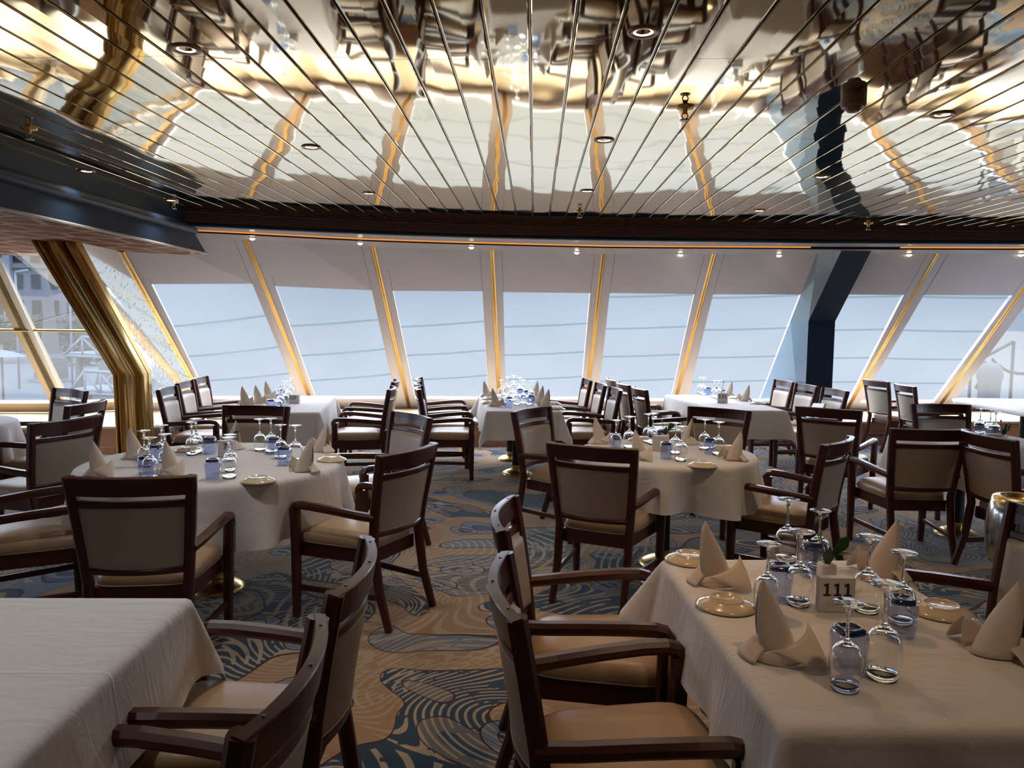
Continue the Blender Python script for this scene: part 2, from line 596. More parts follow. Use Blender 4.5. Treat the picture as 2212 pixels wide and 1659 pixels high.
def carpet_material():
    m, ns, ln, out = new_mat('swirl_carpet')
    b = N(ns, 'BsdfPrincipled', i_Roughness=0.95)
    b.inputs['Specular IOR Level'].default_value = 0.1
    b.inputs['Sheen Weight'].default_value = 0.15
    t = N(ns, 'TexCoord')

    def math_(op, a, c=None):
        q = N(ns, 'Math', operation=op)
        for i, s_ in enumerate((a, c)):
            if s_ is None:
                continue
            if isinstance(s_, (int, float)):
                q.inputs[i].default_value = s_
            else:
                ln.new(s_, q.inputs[i])
        return q.outputs[0]

    def noise(vec, sc, det=1.0, dist=0.0, off=0.0):
        mp = N(ns, 'Mapping')
        mp.inputs['Location'].default_value = (off, off * 0.7, off * 0.3)
        ln.new(vec, mp.inputs[0])
        q = N(ns, 'TexNoise', i_Scale=sc, i_Detail=det, i_Distortion=dist)
        ln.new(mp.outputs[0], q.inputs['Vector'])
        return q

    P = t.outputs['Object']
    wn_ = noise(P, 0.9, 1.0, 0.0, 3.1)
    sub = N(ns, 'VectorMath', operation='SUBTRACT')
    ln.new(wn_.outputs['Color'], sub.inputs[0])
    sub.inputs[1].default_value = (0.5, 0.5, 0.5)
    scl = N(ns, 'VectorMath', operation='SCALE')
    scl.inputs['Scale'].default_value = 0.55
    ln.new(sub.outputs[0], scl.inputs[0])
    add = N(ns, 'VectorMath', operation='ADD')
    ln.new(P, add.inputs[0])
    ln.new(scl.outputs[0], add.inputs[1])
    Q = add.outputs[0]

    def voro(sc, off):
        mp = N(ns, 'Mapping')
        mp.inputs['Location'].default_value = (off, off * 1.3, 0)
        ln.new(Q, mp.inputs[0])
        v = N(ns, 'TexVoronoi', feature='SMOOTH_F1', i_Scale=sc, voronoi_dimensions='2D', i_Smoothness=0.35)
        v.inputs['Randomness'].default_value = 0.8
        ln.new(mp.outputs[0], v.inputs['Vector'])
        return v

    v1 = voro(1.15, 0.3)
    v2 = voro(0.8, 4.7)
    v3 = voro(1.5, 9.2)
    # broad patches
    n1 = noise(Q, 0.95, 0.6, 0.9, 1.7).outputs['Fac']
    rp = N(ns, 'ValToRGB')
    rp.color_ramp.interpolation = 'CONSTANT'
    e = rp.color_ramp.elements
    e[0].position = 0.0
    e[0].color = (0.055, 0.085, 0.125, 1)
    e[1].position = 0.42
    e[1].color = (0.30, 0.185, 0.10, 1)
    for p_, c_ in ((0.36, (0.13, 0.17, 0.235)), (0.56, (0.022, 0.045, 0.075)), (0.66, (0.14, 0.125, 0.115)), (0.71, (0.028, 0.06, 0.10))):
        q = e.new(p_)
        q.color = (*c_, 1)
    ln.new(n1, rp.inputs[0])
    col = rp.outputs[0]

    def mixc(fac, c1, rgb):
        q = N(ns, 'MixRGB')
        ln.new(fac, q.inputs[0])
        ln.new(c1, q.inputs[1])
        q.inputs[2].default_value = (*rgb, 1)
        return q.outputs[0]

    # scroll discs with an outline
    d3 = v3.outputs['Distance']
    disc = math_('LESS_THAN', d3, 0.17)
    col = mixc(disc, col, (0.12, 0.17, 0.26))
    inner = math_('LESS_THAN', d3, 0.085)
    col = mixc(inner, col, (0.025, 0.05, 0.085))

    # pale ring bundles
    def rings(v, freq, duty, msk_off, thr):
        s_ = math_('SINE', math_('MULTIPLY', v.outputs['Distance'], freq))
        ra = math_('GREATER_THAN', s_, duty)
        mk = math_('GREATER_THAN', noise(Q, 1.1, 0.5, 0.6, msk_off).outputs['Fac'], thr)
        return math_('MULTIPLY', ra, mk)

    brk = math_('GREATER_THAN', noise(P, 14.0, 2.0, 0.0, 2.0).outputs['Fac'], 0.36)
    l1 = math_('MULTIPLY', rings(v1, 165.0, 0.45, 5.5, 0.47), brk)
    l2 = math_('MULTIPLY', rings(v2, 135.0, 0.55, 11.0, 0.52), brk)
    col = mixc(l1, col, (0.36, 0.27, 0.175))
    col = mixc(l2, col, (0.34, 0.28, 0.20))

    # dark outlines along patch edges
    def near(src, val, w):
        return math_('LESS_THAN', math_('ABSOLUTE', math_('SUBTRACT', src, val)), w)

    for src, val, w in ((n1, 0.36, 0.0028), (n1, 0.42, 0.0028), (n1, 0.56, 0.003), (n1, 0.66, 0.0026), (d3, 0.17, 0.006), (d3, 0.085, 0.004)):
        col = mixc(near(src, val, w), col, (0.045, 0.016, 0.018))
    fib = noise(P, 260.0, 2.0)
    mr2 = N(ns, 'MapRange')
    mr2.inputs['To Min'].default_value = 0.55
    mr2.inputs['To Max'].default_value = 1.4
    ln.new(fib.outputs['Fac'], mr2.inputs['Value'])
    mu = N(ns, 'VectorMath', operation='SCALE')
    ln.new(col, mu.inputs[0])
    ln.new(mr2.outputs[0], mu.inputs['Scale'])
    ln.new(mu.outputs[0], b.inputs['Base Color'])
    bp = N(ns, 'Bump', i_Strength=0.6, i_Distance=0.003)
    ln.new(fib.outputs['Fac'], bp.inputs['Height'])
    ln.new(bp.outputs[0], b.inputs['Normal'])
    ln.new(b.outputs[0], out.inputs[0])
    return m


M['carpet'] = carpet_material()

# ------------------------------------------------------------------ measured positions (metres; x right, y towards the windows)
CHAIRS = [
    ('A', -1.716, 3.412, 9.0, 'armchair seen square from behind at the near side of the big left round table', 'big left round table'),
    ('D', -2.56, 3.82, -54.4, 'armchair cut by the left edge, its arms reaching to the big left round table', 'big left round table'),
    ('G', -0.975, 4.089, 65.3, 'armchair seen half from behind on the aisle side of the big left round table', 'big left round table'),
    ('H', -1.105, 5.209, 131.4, 'armchair facing us behind the aisle chair of the big left round table', 'big left round table'),
    ('I', -2.125, 5.471, 178.4, 'dark backlit armchair facing us across the big left round table', 'big left round table'),
    ('B', -3.304, 4.947, 70.9, 'armchair seen from behind left of the big round table, turned to the small left table', 'small far left table'),
    ('F', -3.774, 5.832, 90.0, 'armchair turned sideways by the brass column, facing the small left table', 'small far left table'),
    ('E', -4.384, 6.611, 152.3, 'armchair facing us below the clear left window', 'small far left table'),
    ('127L1', -3.151, 7.325, -82.0, 'nearest of three armchairs left of the long left window table', 'left side of the long left window table'),
    ('127L2', -3.32, 8.026, -82.0, 'middle of three armchairs left of the long left window table', 'left side of the long left window table'),
    ('127L3', -3.432, 8.599, -82.0, 'farthest of three armchairs left of the long left window table', 'left side of the long left window table'),
    ('127R1', -1.835, 7.623, 97.0, 'near armchair on the right side of the long left window table', 'right side of the long left window table'),
    ('127R2', -2.034, 8.59, 97.0, 'armchair nearer the window on the right side of the long left window table', 'right side of the long left window table'),
    ('ML1', -0.712, 7.777, -84.0, 'nearest of three armchairs left of the middle window table', 'left side of the middle window table'),
    ('ML2', -0.813, 8.389, -84.0, 'middle of three armchairs left of the middle window table', 'left side of the middle window table'),
    ('ML3', -0.919, 8.976, -84.0, 'farthest of three armchairs left of the middle window table', 'left side of the middle window table'),
    ('MR1', 0.492, 7.966, 96.0, 'nearest of three armchairs right of the middle window table', 'right side of the middle window table'),
    ('MR2', 0.392, 8.577, 96.0, 'middle of three armchairs right of the middle window table', 'right side of the middle window table'),
    ('MR3', 0.288, 9.265, 96.0, 'farthest of three armchairs right of the middle window table', 'right side of the middle window table'),
    ('131L1', 1.602, 8.231, -82.0, 'nearest of three armchairs left of the long navy column table, seen from behind', 'left side of the long navy column table'),
    ('131L2', 1.469, 8.746, -82.0, 'middle of three armchairs left of the long navy column table, seen from behind', 'left side of the long navy column table'),
    ('131L3', 1.389, 9.369, -82.0, 'farthest of three armchairs left of the long navy column table, seen from behind', 'left side of the long navy column table'),
    ('131R1', 2.899, 8.33, 98.0, 'armchair right of the long navy column table with a white paper bag on its seat', 'right side of the long navy column table'),
    ('131R2', 2.807, 8.936, 98.0, 'armchair between the bag chair and the farthest one right of the long navy column table', 'right side of the long navy column table'),
    ('131R3', 2.75, 9.567, 98.0, 'farthest armchair right of the long navy column table, against the blue column', 'right side of the long navy column table'),
    ('L', 0.248, 5.72, -123.8, 'armchair showing its tan front left of the right round table', 'right round table'),
    ('K', 0.443, 4.437, -23.4, 'armchair seen from behind at the near left side of the right round table', 'right round table'),
    ('M', 1.545, 4.715, 51.3, 'armchair turned left at the near right side of the right round table', 'right round table'),
    ('J', 1.307, 5.908, 145.3, 'dark backlit armchair facing us across the right round table', 'right round table'),
    ('N', 2.597, 6.618, -33.8, 'armchair seen from behind, angled right, in front of the blue column', 'small right table'),
    ('O', 2.676, 5.499, 1.6, 'armchair seen square from behind in front of the small right table', 'small right table'),
    ('P', 3.165, 4.921, -84.0, 'armchair at the right edge facing right, beside the wine bucket', 'right edge'),
    ('Q', 3.586, 6.523, -178.9, 'dark backlit armchair facing us behind the small right table', 'small right table'),
    ('W1', 4.83, 9.264, -91.5, 'nearer of two armchairs left of the bare far right table', 'bare far right table'),
    ('W2', 4.856, 10.055, -79.7, 'farther of two armchairs left of the bare far right table', 'bare far right table'),
    ('S1', -0.771, 1.389, 91.9, 'nearest armchair at the unset lower left table', 'unset lower left table'),
    ('S2', -0.795, 2.016, 93.3, 'second armchair at the unset lower left table, behind the nearest', 'unset lower left table'),
    ('U1', 0.259, 1.937, -84.7, 'nearest armchair on the left side of the set table at lower right', 'left side of the set table at lower right'),
    ('U2', 0.229, 2.627, -92.4, 'second armchair on the left side of the set table at lower right', 'left side of the set table at lower right'),
    ('V', 1.526, 2.704, 90.0, 'armchair facing left at the right edge, beyond the set table at lower right', 'right side of the set table at lower right'),
    ('V2', 1.556, 1.984, 90.0, 'armchair almost hidden past the right edge beside the set table', 'right side of the set table at lower right'),
]
G_RT1 = [(-2.126, 4.11), (-2.096, 4.247), (-1.955, 3.997), (-1.931, 3.786), (-2.035, 4.495), (-2.039, 4.561), (-1.615, 4.023), (-1.552, 3.848), (-1.696, 4.691), (-1.606, 4.634), (-1.482, 4.442), (-1.365, 4.345)]
T_RT1 = [(-1.991, 3.867), (-2.12, 4.218), (-1.947, 4.542), (-1.627, 3.824), (-1.574, 4.589), (-1.394, 4.237)]
N_RT1 = [(-2.223, 3.861), (-2.292, 4.351), (-1.87, 3.909), (-1.899, 4.766), (-1.234, 4.062), (-1.319, 4.707)]
P_RT1 = [(-1.375, 3.778), (-1.171, 4.411), (-2.12, 4.651)]
X_RT1 = [(-1.889, 4.695), (-1.808, 4.451)]
G_RT2 = [(0.536, 4.949), (0.636, 5.063), (0.799, 5.325), (0.821, 5.26), (0.903, 4.859), (0.892, 4.606), (1.132, 5.068), (1.171, 4.85)]
T_RT2 = [(0.54, 4.996), (0.813, 4.673), (0.881, 5.24), (1.127, 4.884)]
N_RT2 = [(0.465, 5.259), (0.659, 4.657), (1.075, 5.332), (1.222, 4.669)]
P_RT2 = [(0.986, 4.445), (0.76, 5.444), (1.271, 5.114)]
X_RT2 = [(0.897, 5.208), (0.839, 5.007)]
G_111 = [(0.671, 2.151), (0.784, 2.217), (0.885, 2.64), (0.968, 2.567), (0.962, 2.174), (1.021, 2.093), (0.819, 1.752), (0.709, 1.69)]
T_111 = [(0.742, 2.268), (0.929, 2.522), (0.757, 1.794), (0.981, 2.007)]
N_111 = [(0.59, 2.397), (0.612, 1.855), (1.141, 2.494), (1.159, 1.899)]
P_111 = [(0.567, 2.19), (1.176, 2.183), (0.55, 2.624)]
X_111 = [(0.923, 2.377), (0.874, 2.178)]
G_MT = [(-0.361, 8.403), (-0.3, 8.713), (-0.238, 9.128), (-0.16, 8.669), (-0.12, 8.458), (-0.225, 8.09), (-0.307, 7.818), (-0.168, 7.666), (-0.105, 7.823), (-0.027, 8.133), (-0.043, 7.691)]
T_MT = [(-0.237, 7.432), (-0.021, 7.667), (-0.151, 8.422), (-0.078, 8.198)]
N_MT = [(-0.366, 7.544), (-0.512, 8.498), (0.109, 7.534), (0.056, 7.931), (0.003, 8.589)]
P_MT = [(0.197, 7.814), (0.222, 7.344), (-0.481, 8.236), (-0.464, 7.797)]
G_127 = [(-2.28, 6.779), (-2.359, 7.063), (-2.393, 7.318), (-2.456, 7.606), (-2.554, 7.796), (-2.592, 8.109)]
T_127 = [(-2.348, 6.792), (-2.45, 7.324), (-2.595, 7.855)]
N_127 = [(-2.767, 7.305), (-2.683, 7.429), (-2.77, 7.964)]
X_127 = [(-2.363, 7.482)]
G_131 = [(2.022, 9.383), (2.023, 9.204), (2.067, 8.838), (2.08, 8.69)]
T_131 = [(2.046, 9.07)]
N_131 = [(2.277, 9.053), (2.328, 8.512)]
P_131 = [(2.295, 8.828), (2.384, 8.222)]
X_131 = [(2.124, 8.688), (2.021, 8.259)]
G_RT3 = [(3.511, 6.108), (3.483, 5.925), (3.495, 5.879)]
T_RT3 = [(3.403, 5.932), (3.408, 5.746)]
X_RT3 = [(3.322, 5.494), (3.173, 5.354)]
DOWNLIGHTS = [(0.354, 2.716), (-1.307, 2.898), (-1.299, 4.47), (0.359, 4.253), (-3.063, 5.239), (1.875, 3.712), (-3.067, 6.47), (-1.303, 6.032), (0.374, 5.84), (1.875, 5.215), (1.9, 6.719), (3.464, 7.474)]
SPRINKLERS = [(-2.696, 4.089), (0.67, 3.616), (0.377, 6.848), (-3.095, 6.57), (3.141, 7.466)]
DETECTOR = [(1.353, 3.427)]
EYES = [(-2.855, 7.749), (-1.848, 8.123), (-0.702, 8.427), (0.463, 8.812), (1.645, 8.893), (2.733, 8.817), (4.072, 8.6), (5.189, 8.465)]
MULL = [((-4.008, 7.383, 2.2), (-4.556, 10.407, 0.46)), ((-2.974, 7.877, 2.38), (-3.107, 10.591, 0.46)), ((-1.794, 8.497, 2.38), (-1.789, 10.818, 0.46)), ((-0.5, 8.768, 2.38), (-0.484, 10.906, 0.46)), ((0.784, 9.007, 2.38), (0.764, 11.051, 0.46)), ((2.019, 8.854, 2.38), (2.059, 11.203, 0.46)), ((3.12, 8.717, 2.38), (3.336, 11.418, 0.46)), ((4.358, 8.564, 2.38), (4.714, 11.512, 0.46)), ((5.453, 8.429, 2.38), (6.168, 11.755, 0.46))]



# ------------------------------------------------------------------ the room
ZC = 2.55
YB = -3.6
XL, XR = -8.2, 8.0


def lerp_curve(pts, x):
    if x <= pts[0][0]:
        a, b = pts[0], pts[1]
    elif x >= pts[-1][0]:
        a, b = pts[-2], pts[-1]
    else:
        for a, b in zip(pts[:-1], pts[1:]):
            if a[0] <= x <= b[0]:
                break
    return a[1] + (b[1] - a[1]) * (x - a[0]) / (b[0] - a[0])


def ceil_y(x):
    return 7.82 + 0.085 * x - 0.0195 * x * x - (0.011 * x ** 3 if x < 0 else -0.0005 * x ** 3) * (-1 if x < 0 else 1) * 0


CEIL = [(-3.25, 7.06), (-2.7, 7.27), (-2.135, 7.46), (-1.49, 7.63), (-0.8, 7.77), (0, 7.87), (0.8, 7.92), (1.5, 7.94), (3, 7.95), (4.8, 7.86), (8.0, 7.55)]
LEDGE = [(-8.4, 6.9), (-5.56, 8.45), (-4.8, 8.58), (-3.0, 9.15), (-1.2, 9.56), (0, 9.75), (1.5, 9.95), (4.3, 10.3), (6.75, 10.68), (8.4, 10.8)]


def floor_():
    m = MB()
    n = 24
    m.add([(XL, YB, 0), (XR, YB, 0), (XR, 11.2, 0), (XL, 11.2, 0)], [(0, 1, 2, 3)])
    return struct(m.build('floor', M['carpet']))


floor_()

# slatted mirror ceiling
m = MB()
MOD, GAP, PH = 0.1525, 0.0105, -0.033
k0 = int((-3.2 - PH) / MOD) - 1
for k in range(k0, int((XR - PH) / MOD) + 2):
    x0 = PH + k * MOD + GAP / 2
    x1 = PH + (k + 1) * MOD - GAP / 2
    x0 = max(x0, -3.22)
    if x1 < -3.2 or x0 > XR:
        continue
    ye = min(lerp_curve(CEIL, x0), lerp_curve(CEIL, x1)) + 0.02
    tilt = random.uniform(-1, 1) * 0.0035
    m.add([(x1 + 0.0028, YB, ZC + 0.007), (x1 + GAP - 0.0028, YB, ZC + 0.007), (x1 + GAP - 0.0028, ye, ZC + 0.007), (x1 + 0.0028, ye, ZC + 0.007)], [(0, 1, 2, 3)], 2)
    cuts = [YB]
    y = YB + random.choice([0.5, 1.1, 1.7, 2.3])
    while y < ye - 0.3:
        cuts.append(y)
        y += random.choice([1.22, 2.44, 2.44])
    cuts.append(ye)
    for a, b in zip(cuts[:-1], cuts[1:]):
        b -= 0.003
        h = 0.012
        t2 = tilt + random.uniform(-1, 1) * 0.001
        w = x1 - x0
        prof = [(x0, ZC + 0.018), (x0, ZC + 0.0016), (x0 + 0.0035, ZC + 0.0003), (x0 + w / 2, ZC), (x1 - 0.0035, ZC + 0.0003), (x1, ZC + 0.0016), (x1, ZC + 0.018)]
        prof = [(px, pz + (px - (x0 + x1) / 2) * t2) for px, pz in prof]
        n = len(prof)
        vs = [(px, a, pz) for px, pz in prof] + [(px, b, pz) for px, pz in prof]
        m.add(vs, [(i, i + 1, n + i + 1, n + i) for i in range(n - 1)], 0, False)
m.add([(-3.3, YB, ZC + 0.03), (XR, YB, ZC + 0.03), (XR, 9.8, ZC + 0.03), (-3.3, 9.8, ZC + 0.03)], [(0, 1, 2, 3)], 1)
struct(m.build('ceiling', [M['slat'], M['slatback'], M['infill']]))


def extrude_along(xs, fn, prof, mi=0, mb=None):
    """profile [(dy, z)] carried along a plan curve y = fn(x)"""
    mb = mb or MB()
    n = len(prof)
    vs = [(x, fn(x) + dy, z) for x in xs for dy, z in prof]
    fs = [(i * n + j, i * n + j + 1, (i + 1) * n + j + 1, (i + 1) * n + j) for i in range(len(xs) - 1) for j in range(n - 1)]
    mb.add(vs, fs, mi)
    return mb


def frange(a, b, n):
    return [a + (b - a) * i / n for i in range(n + 1)]


cy_ = lambda x: lerp_curve(CEIL, x)
xs = frange(-3.6, XR, 64)
prof = [(0.0, 2.60), (0.0, 2.548), (-0.015, 2.545), (-0.015, 2.535)]
for q in range(6):
    z = 2.530 - q * 0.0125
    prof += [(0.005, z), (0.005, z - 0.006), (-0.012, z - 0.006), (-0.012, z - 0.0125)]
prof += [(-0.015, 2.452), (0.0, 2.449)]
m = extrude_along(xs, cy_, prof)
struct(m.build('trim_1', M['grille']))
m = extrude_along(xs, cy_, [(0.0, 2.449), (-0.012, 2.444), (-0.012, 2.418), (0.01, 2.410)])
struct(m.build('trim_2', M['navy']))

# ---- raked window wall: mullion lines (top point, bottom point)
ML = [((-8.55, 6.6, 2.2), (-9.4, 9.0, 0.46)), ((-5.50, 7.62, 2.2), (-6.07, 9.62, 0.46))] + MULL + [((6.9, 8.25, 2.38), (7.9, 11.8, 0.46)), ((8.6, 8.0, 2.38), (9.7, 11.9, 0.46))]
# bays are counted from the left; opening corners are (s, t) in the bay: left top, right top, right bottom, left bottom
OPEN = {
    0: ((0.06, -0.05), (0.97, -0.05), (0.97, 1.0), (0.06, 1.0)),
    1: ((0.06, -0.05), (1.0, -0.05), (1.0, 1.0), (0.06, 1.0)),
    2: ((0.098, 0.172), (0.906, 0.214), (0.90, 0.993), (0.06, 0.996)),
    3: ((0.089, 0.230), (0.903, 0.237), (0.885, 0.992), (0.06, 0.992)),
    4: ((0.088, 0.237), (0.896, 0.229), (0.88, 0.988), (0.090, 0.991)),
    5: ((0.088, 0.232), (0.915, 0.227), (0.93, 0.985), (0.072, 0.988)),
    6: ((0.102, 0.225), (0.913, 0.226), (0.945, 0.992), (0.125, 0.996)),
    7: ((0.098, 0.227), (0.997, 0.222), (1.0, 1.0), (0.14, 0.996)),
    8: ((0.02, 0.22), (0.918, 0.219), (0.97, 1.0), (0.02, 0.998)),
    9: ((0.101, 0.218), (0.942, 0.215), (0.912, 1.0), (0.10, 1.0)),
    10: ((0.10, 0.10), (0.92, 0.10), (0.92, 1.0), (0.10, 1.0)),
    11: ((0.10, 0.10), (0.92, 0.10), (0.92, 1.0), (0.10, 1.0)),
}


def bay_pt(i, s, t):
    a0, b0 = Vector(ML[i][0]), Vector(ML[i][1])
    a1, b1 = Vector(ML[i + 1][0]), Vector(ML[i + 1][1])
    return (a0 * (1 - s) + a1 * s) * (1 - t) + (b0 * (1 - s) + b1 * s) * t


wm = MB()
wm_low = MB()
nb = len(ML) - 1
for i in range(nb):
    tb = 1.075
    t0 = -0.16
    tgt = wm if i >= 2 else wm_low
    O = OPEN[i]
    ring_o = [(0, t0), (1, t0), (1, tb), (0, tb)]
    po = [bay_pt(i, *q) for q in ring_o]
    pi_ = [bay_pt(i, *q) for q in O]
    nrm = (bay_pt(i, 1, 0) - bay_pt(i, 0, 0)).cross(bay_pt(i, 0, 1) - bay_pt(i, 0, 0)).normalized()
    if nrm.y < 0:
        nrm = -nrm
    pr = [p + nrm * 0.05 for p in pi_]
    vs = po + pi_ + pr
    fs = [(j, (j + 1) % 4, 4 + (j + 1) % 4, 4 + j) for j in range(4)] + [(4 + j, 4 + (j + 1) % 4, 8 + (j + 1) % 4, 8 + j) for j in range(4)]
    tgt.add(vs, fs)
    if i >= 2:
        for sd in ((O[0][0], O[0][1]), (O[1][0], O[1][1])):
            a = bay_pt(i, sd[0], t0) - nrm * 0.0012
            b = bay_pt(i, sd[0], sd[1]) - nrm * 0.0012
            a2 = bay_pt(i, sd[0] + 0.004, t0) - nrm * 0.0012
            b2 = bay_pt(i, sd[0] + 0.004, sd[1]) - nrm * 0.0012
            tgt.add([a, a2, b2, b], [(0, 1, 2, 3)], 1)
    # the pane (a fabric screen with stitched battens, or bare glass at both ends)
    pm = MB()
    g = [p + nrm * 0.045 for p in pi_]
    pm.add(g + [p + nrm * 0.004 for p in g], [(0, 1, 2, 3)], 0)
    screened = 2 <= i <= 9
    if screened:
        def gp(u, v):
            return (g[0] * (1 - u) + g[1] * u) * (1 - v) + (g[3] * (1 - u) + g[2] * u) * v
        rise = {2: 0.075, 3: 0.07, 4: 0.05, 5: 0.035, 6: 0.03, 7: 0.025, 8: 0.015, 9: -0.005}[i]
        for v0 in (0.035, 0.30, 0.555, 0.80) if i >= 6 else (0.29, 0.55, 0.795):
            pth = []
            for q in range(9):
                u = q / 8
                sag = 0.004 * math.sin(PI * u)
                pth.append(gp(u, min(0.985, max(0.012, v0 + rise * (0.5 - u) + sag))) - nrm * 0.006)
            pm.sweep(pth, 0.034, 0.005, side=(0, -0.6, 1) if False else (Vector((0, -0.78, 0.62))), ch=0.3, mi=1)
    o = struct(pm.build('window_%d' % (i + 1), [M['screen'] if screened else M['clearpane'], M['seambar']]))
struct(wm.build('wall_front', [M['wall'], M['seam']]))
struct(wm_low.build('wall_front_left', M['ledge']))

# brass cover strips on the mullions
n_tr = 3
for i in range(1, len(ML) - 1):
    if i == 8:
        continue
    a, b = Vector(ML[i][0]), Vector(ML[i][1])
    d = (b - a)
    a2, b2 = a - d * 0.03, b + d * 0.075
    mm = MB()
    for off in (-0.0135, 0.0135):
        mm.sweep([a2 + Vector((off, -0.006, 0)), b2 + Vector((off, -0.006, 0))], 0.018, 0.020, side=(1, 0, 0), ch=0.35)
    mm.sweep([a2 + Vector((0, 0.002, 0)), b2 + Vector((0, 0.002, 0))], 0.052 if i != 1 else 0.075, 0.012, side=(1, 0, 0))
    if i == 1:
        mm.sweep([a2 + Vector((0.085, 0.0, 0)), b2 + Vector((0.085, 0.0, 0))], 0.05, 0.03, side=(1, 0, 0), mi=1)  # white colour stands in for light on the mullion's side
    struct(mm.build('trim_%d' % n_tr, [M['bronze'] if i == 1 else M['dullbrass'], M['trimwhite']]))
    n_tr += 1

# transom bar of the clear left window
mm = MB()
p0, p1 = bay_pt(0, 0.0, 0.455), bay_pt(1, 0.97, 0.455)
pm_ = bay_pt(1, 0.0, 0.455)
mm.sweep([p0 + Vector((0, -0.01, 0)), pm_ + Vector((0, -0.01, 0)), p1 + Vector((0, -0.01, 0))], 0.03, 0.03, side=(0, 0, 1))
struct(mm.build('trim_%d' % n_tr, M['dullbrass']))
n_tr += 1

# front soffit between grille and window heads, with an amber light strip
TOPL = [(p[0][0], p[0][1] + 0.12) for p in ML[2:]]
TOPL[0] = (TOPL[0][0] + 0.0, TOPL[0][1] + 0.2)
ty_ = lambda x: lerp_curve(TOPL, x)
xs = frange(-3.6, XR, 64)
sm1, sm2, am = MB(), MB(), MB()


def mid(x, f):
    return cy_(x) * (1 - f) + ty_(x) * f


for (mb, f0, f1, z0, z1) in ((sm1, 0.0, 0.44, 2.412, 2.418), (sm2, 0.47, 1.0, 2.392, 2.372)):
    vs = []
    for x in xs:
        vs += [(x, mid(x, f0), z0), (x, mid(x, f1), z1)]
    mb.add(vs, [(2 * i, 2 * i + 1, 2 * i + 3, 2 * i + 2) for i in range(len(xs) - 1)])
    vs = []
    for x in xs:
        vs += [(x, mid(x, f0), z0 + 0.05), (x, mid(x, f1), z1 + 0.05)]
    mb.add(vs, [(2 * i, 2 * i + 1, 2 * i + 3, 2 * i + 2) for i in range(len(xs) - 1)])
# joints of the soffit panels
for q in range(-2, 6):
    x = q * 1.18 + 0.55
    vs = [(x, mid(x, 0.48), 2.3895), (x + 0.012, mid(x + 0.012, 0.48), 2.3895), (x + 0.10, mid(x + 0.10, 0.99), 2.3705), (x + 0.088, mid(x + 0.088, 0.99), 2.3705)]
    sm2.add(vs, [(0, 1, 2, 3)], 1)
# dark lip in front of the strip
vs = []
for x in xs:
    vs += [(x, mid(x, 0.47), 2.43), (x, mid(x, 0.47), 2.392)]
sm2.add(vs, [(2 * i, 2 * i + 1, 2 * i + 3, 2 * i + 2) for i in range(len(xs) - 1)], 2)
struct(sm1.build('trim_%d' % n_tr, M['soffit']))
struct(sm2.build('trim_%d' % (n_tr + 1), [M['soffit'], M['trimwhite'], M['stud']]))
xa = [x for x in xs if x < 3.1]
xb = [x for x in xs if x > 3.7]
for xx in (xa, xb):
    vs = []
    for x in xx:
        vs += [(x, mid(x, 0.44), 2.419), (x, mid(x, 0.47), 2.408)]
    am.add(vs, [(2 * i, 2 * i + 1, 2 * i + 3, 2 * i + 2) for i in range(len(xx) - 1)])
struct(am.build('trim_%d' % (n_tr + 2), M['amber']))
n_tr += 3

# low ledge under the windows and its cherry front
ly_ = lambda x: lerp_curve(LEDGE, x)
BOT = [tuple(bay_pt(i, 0, 1.075)[:2]) for i in range(nb)] + [tuple(bay_pt(nb - 1, 1, 1.075)[:2])]
by_ = lambda x: lerp_curve(BOT, x)
xs = frange(XL - 1.0, XR + 1.0, 70)
m = MB()
vs = []
for x in xs:
    vs += [(x, ly_(x) - 0.015, 0.30), (x, ly_(x) - 0.015, 0.325), (x, by_(x) + 0.06, 0.325)]
m.add(vs, [(3 * i + j, 3 * i + j + 1, 3 * i + j + 4, 3 * i + j + 3) for i in range(len(xs) - 1) for j in range(2)])
struct(m.build('trim_%d' % n_tr, M['ledge']))
n_tr += 1
m = extrude_along(xs, ly_, [(0.0, 0.30), (0.0, 0.09), (-0.012, 0.085), (-0.012, 0.0)])
struct(m.build('baseboard_front', M['woodpanel']))

# ---- kinked columns: navy (right) and brass (left)


def kinked(name, xa_, xb_, yk, zk, yt, zt, ywin, mats, yb=None, side='L'):
    """column with a vertical foot, leaning in above the kink; ywin(z) gives the window plane"""
    mm = MB()
    prof = [(yk, 0.0), (yk, zk), (yt, zt)]
    zs = [0.0, zk, zt]
    for x_, mi in ((xa_, 1), (xb_, 1)):
        vs = [(x_, p, z) for p, z in prof] + [(ywin(z)[0] + (x_ - xa_), ywin(z)[1], z) for z in zs]
        mm.add(vs, [(0, 1, 4, 3), (1, 2, 5, 4)], mi)
    vs = [(x_, p, z) for x_ in (xa_, xb_) for p, z in prof]
    mm.add(vs, [(0, 1, 4, 3), (1, 2, 5, 4)], 0)
    return mm


def navy_win(z):
    a, b = Vector(ML[8][0]), Vector(ML[8][1])
    t = (a.z - z) / (a.z - b.z)
    q = a + (b - a) * t
    return (q.x - 0.01, q.y - 0.02)


mm = kinked('column', 3.27, 3.585, 9.32, 1.64, 8.38, 2.42, navy_win, None)
struct(mm.build('column_navy', [M['navy'], M['navyside']]))


def gus_win(z):
    a, b = Vector(ML[2][0]), Vector(ML[2][1])
    t = (a.z - z) / (a.z - b.z)
    return (a + (b - a) * t).y - 0.02


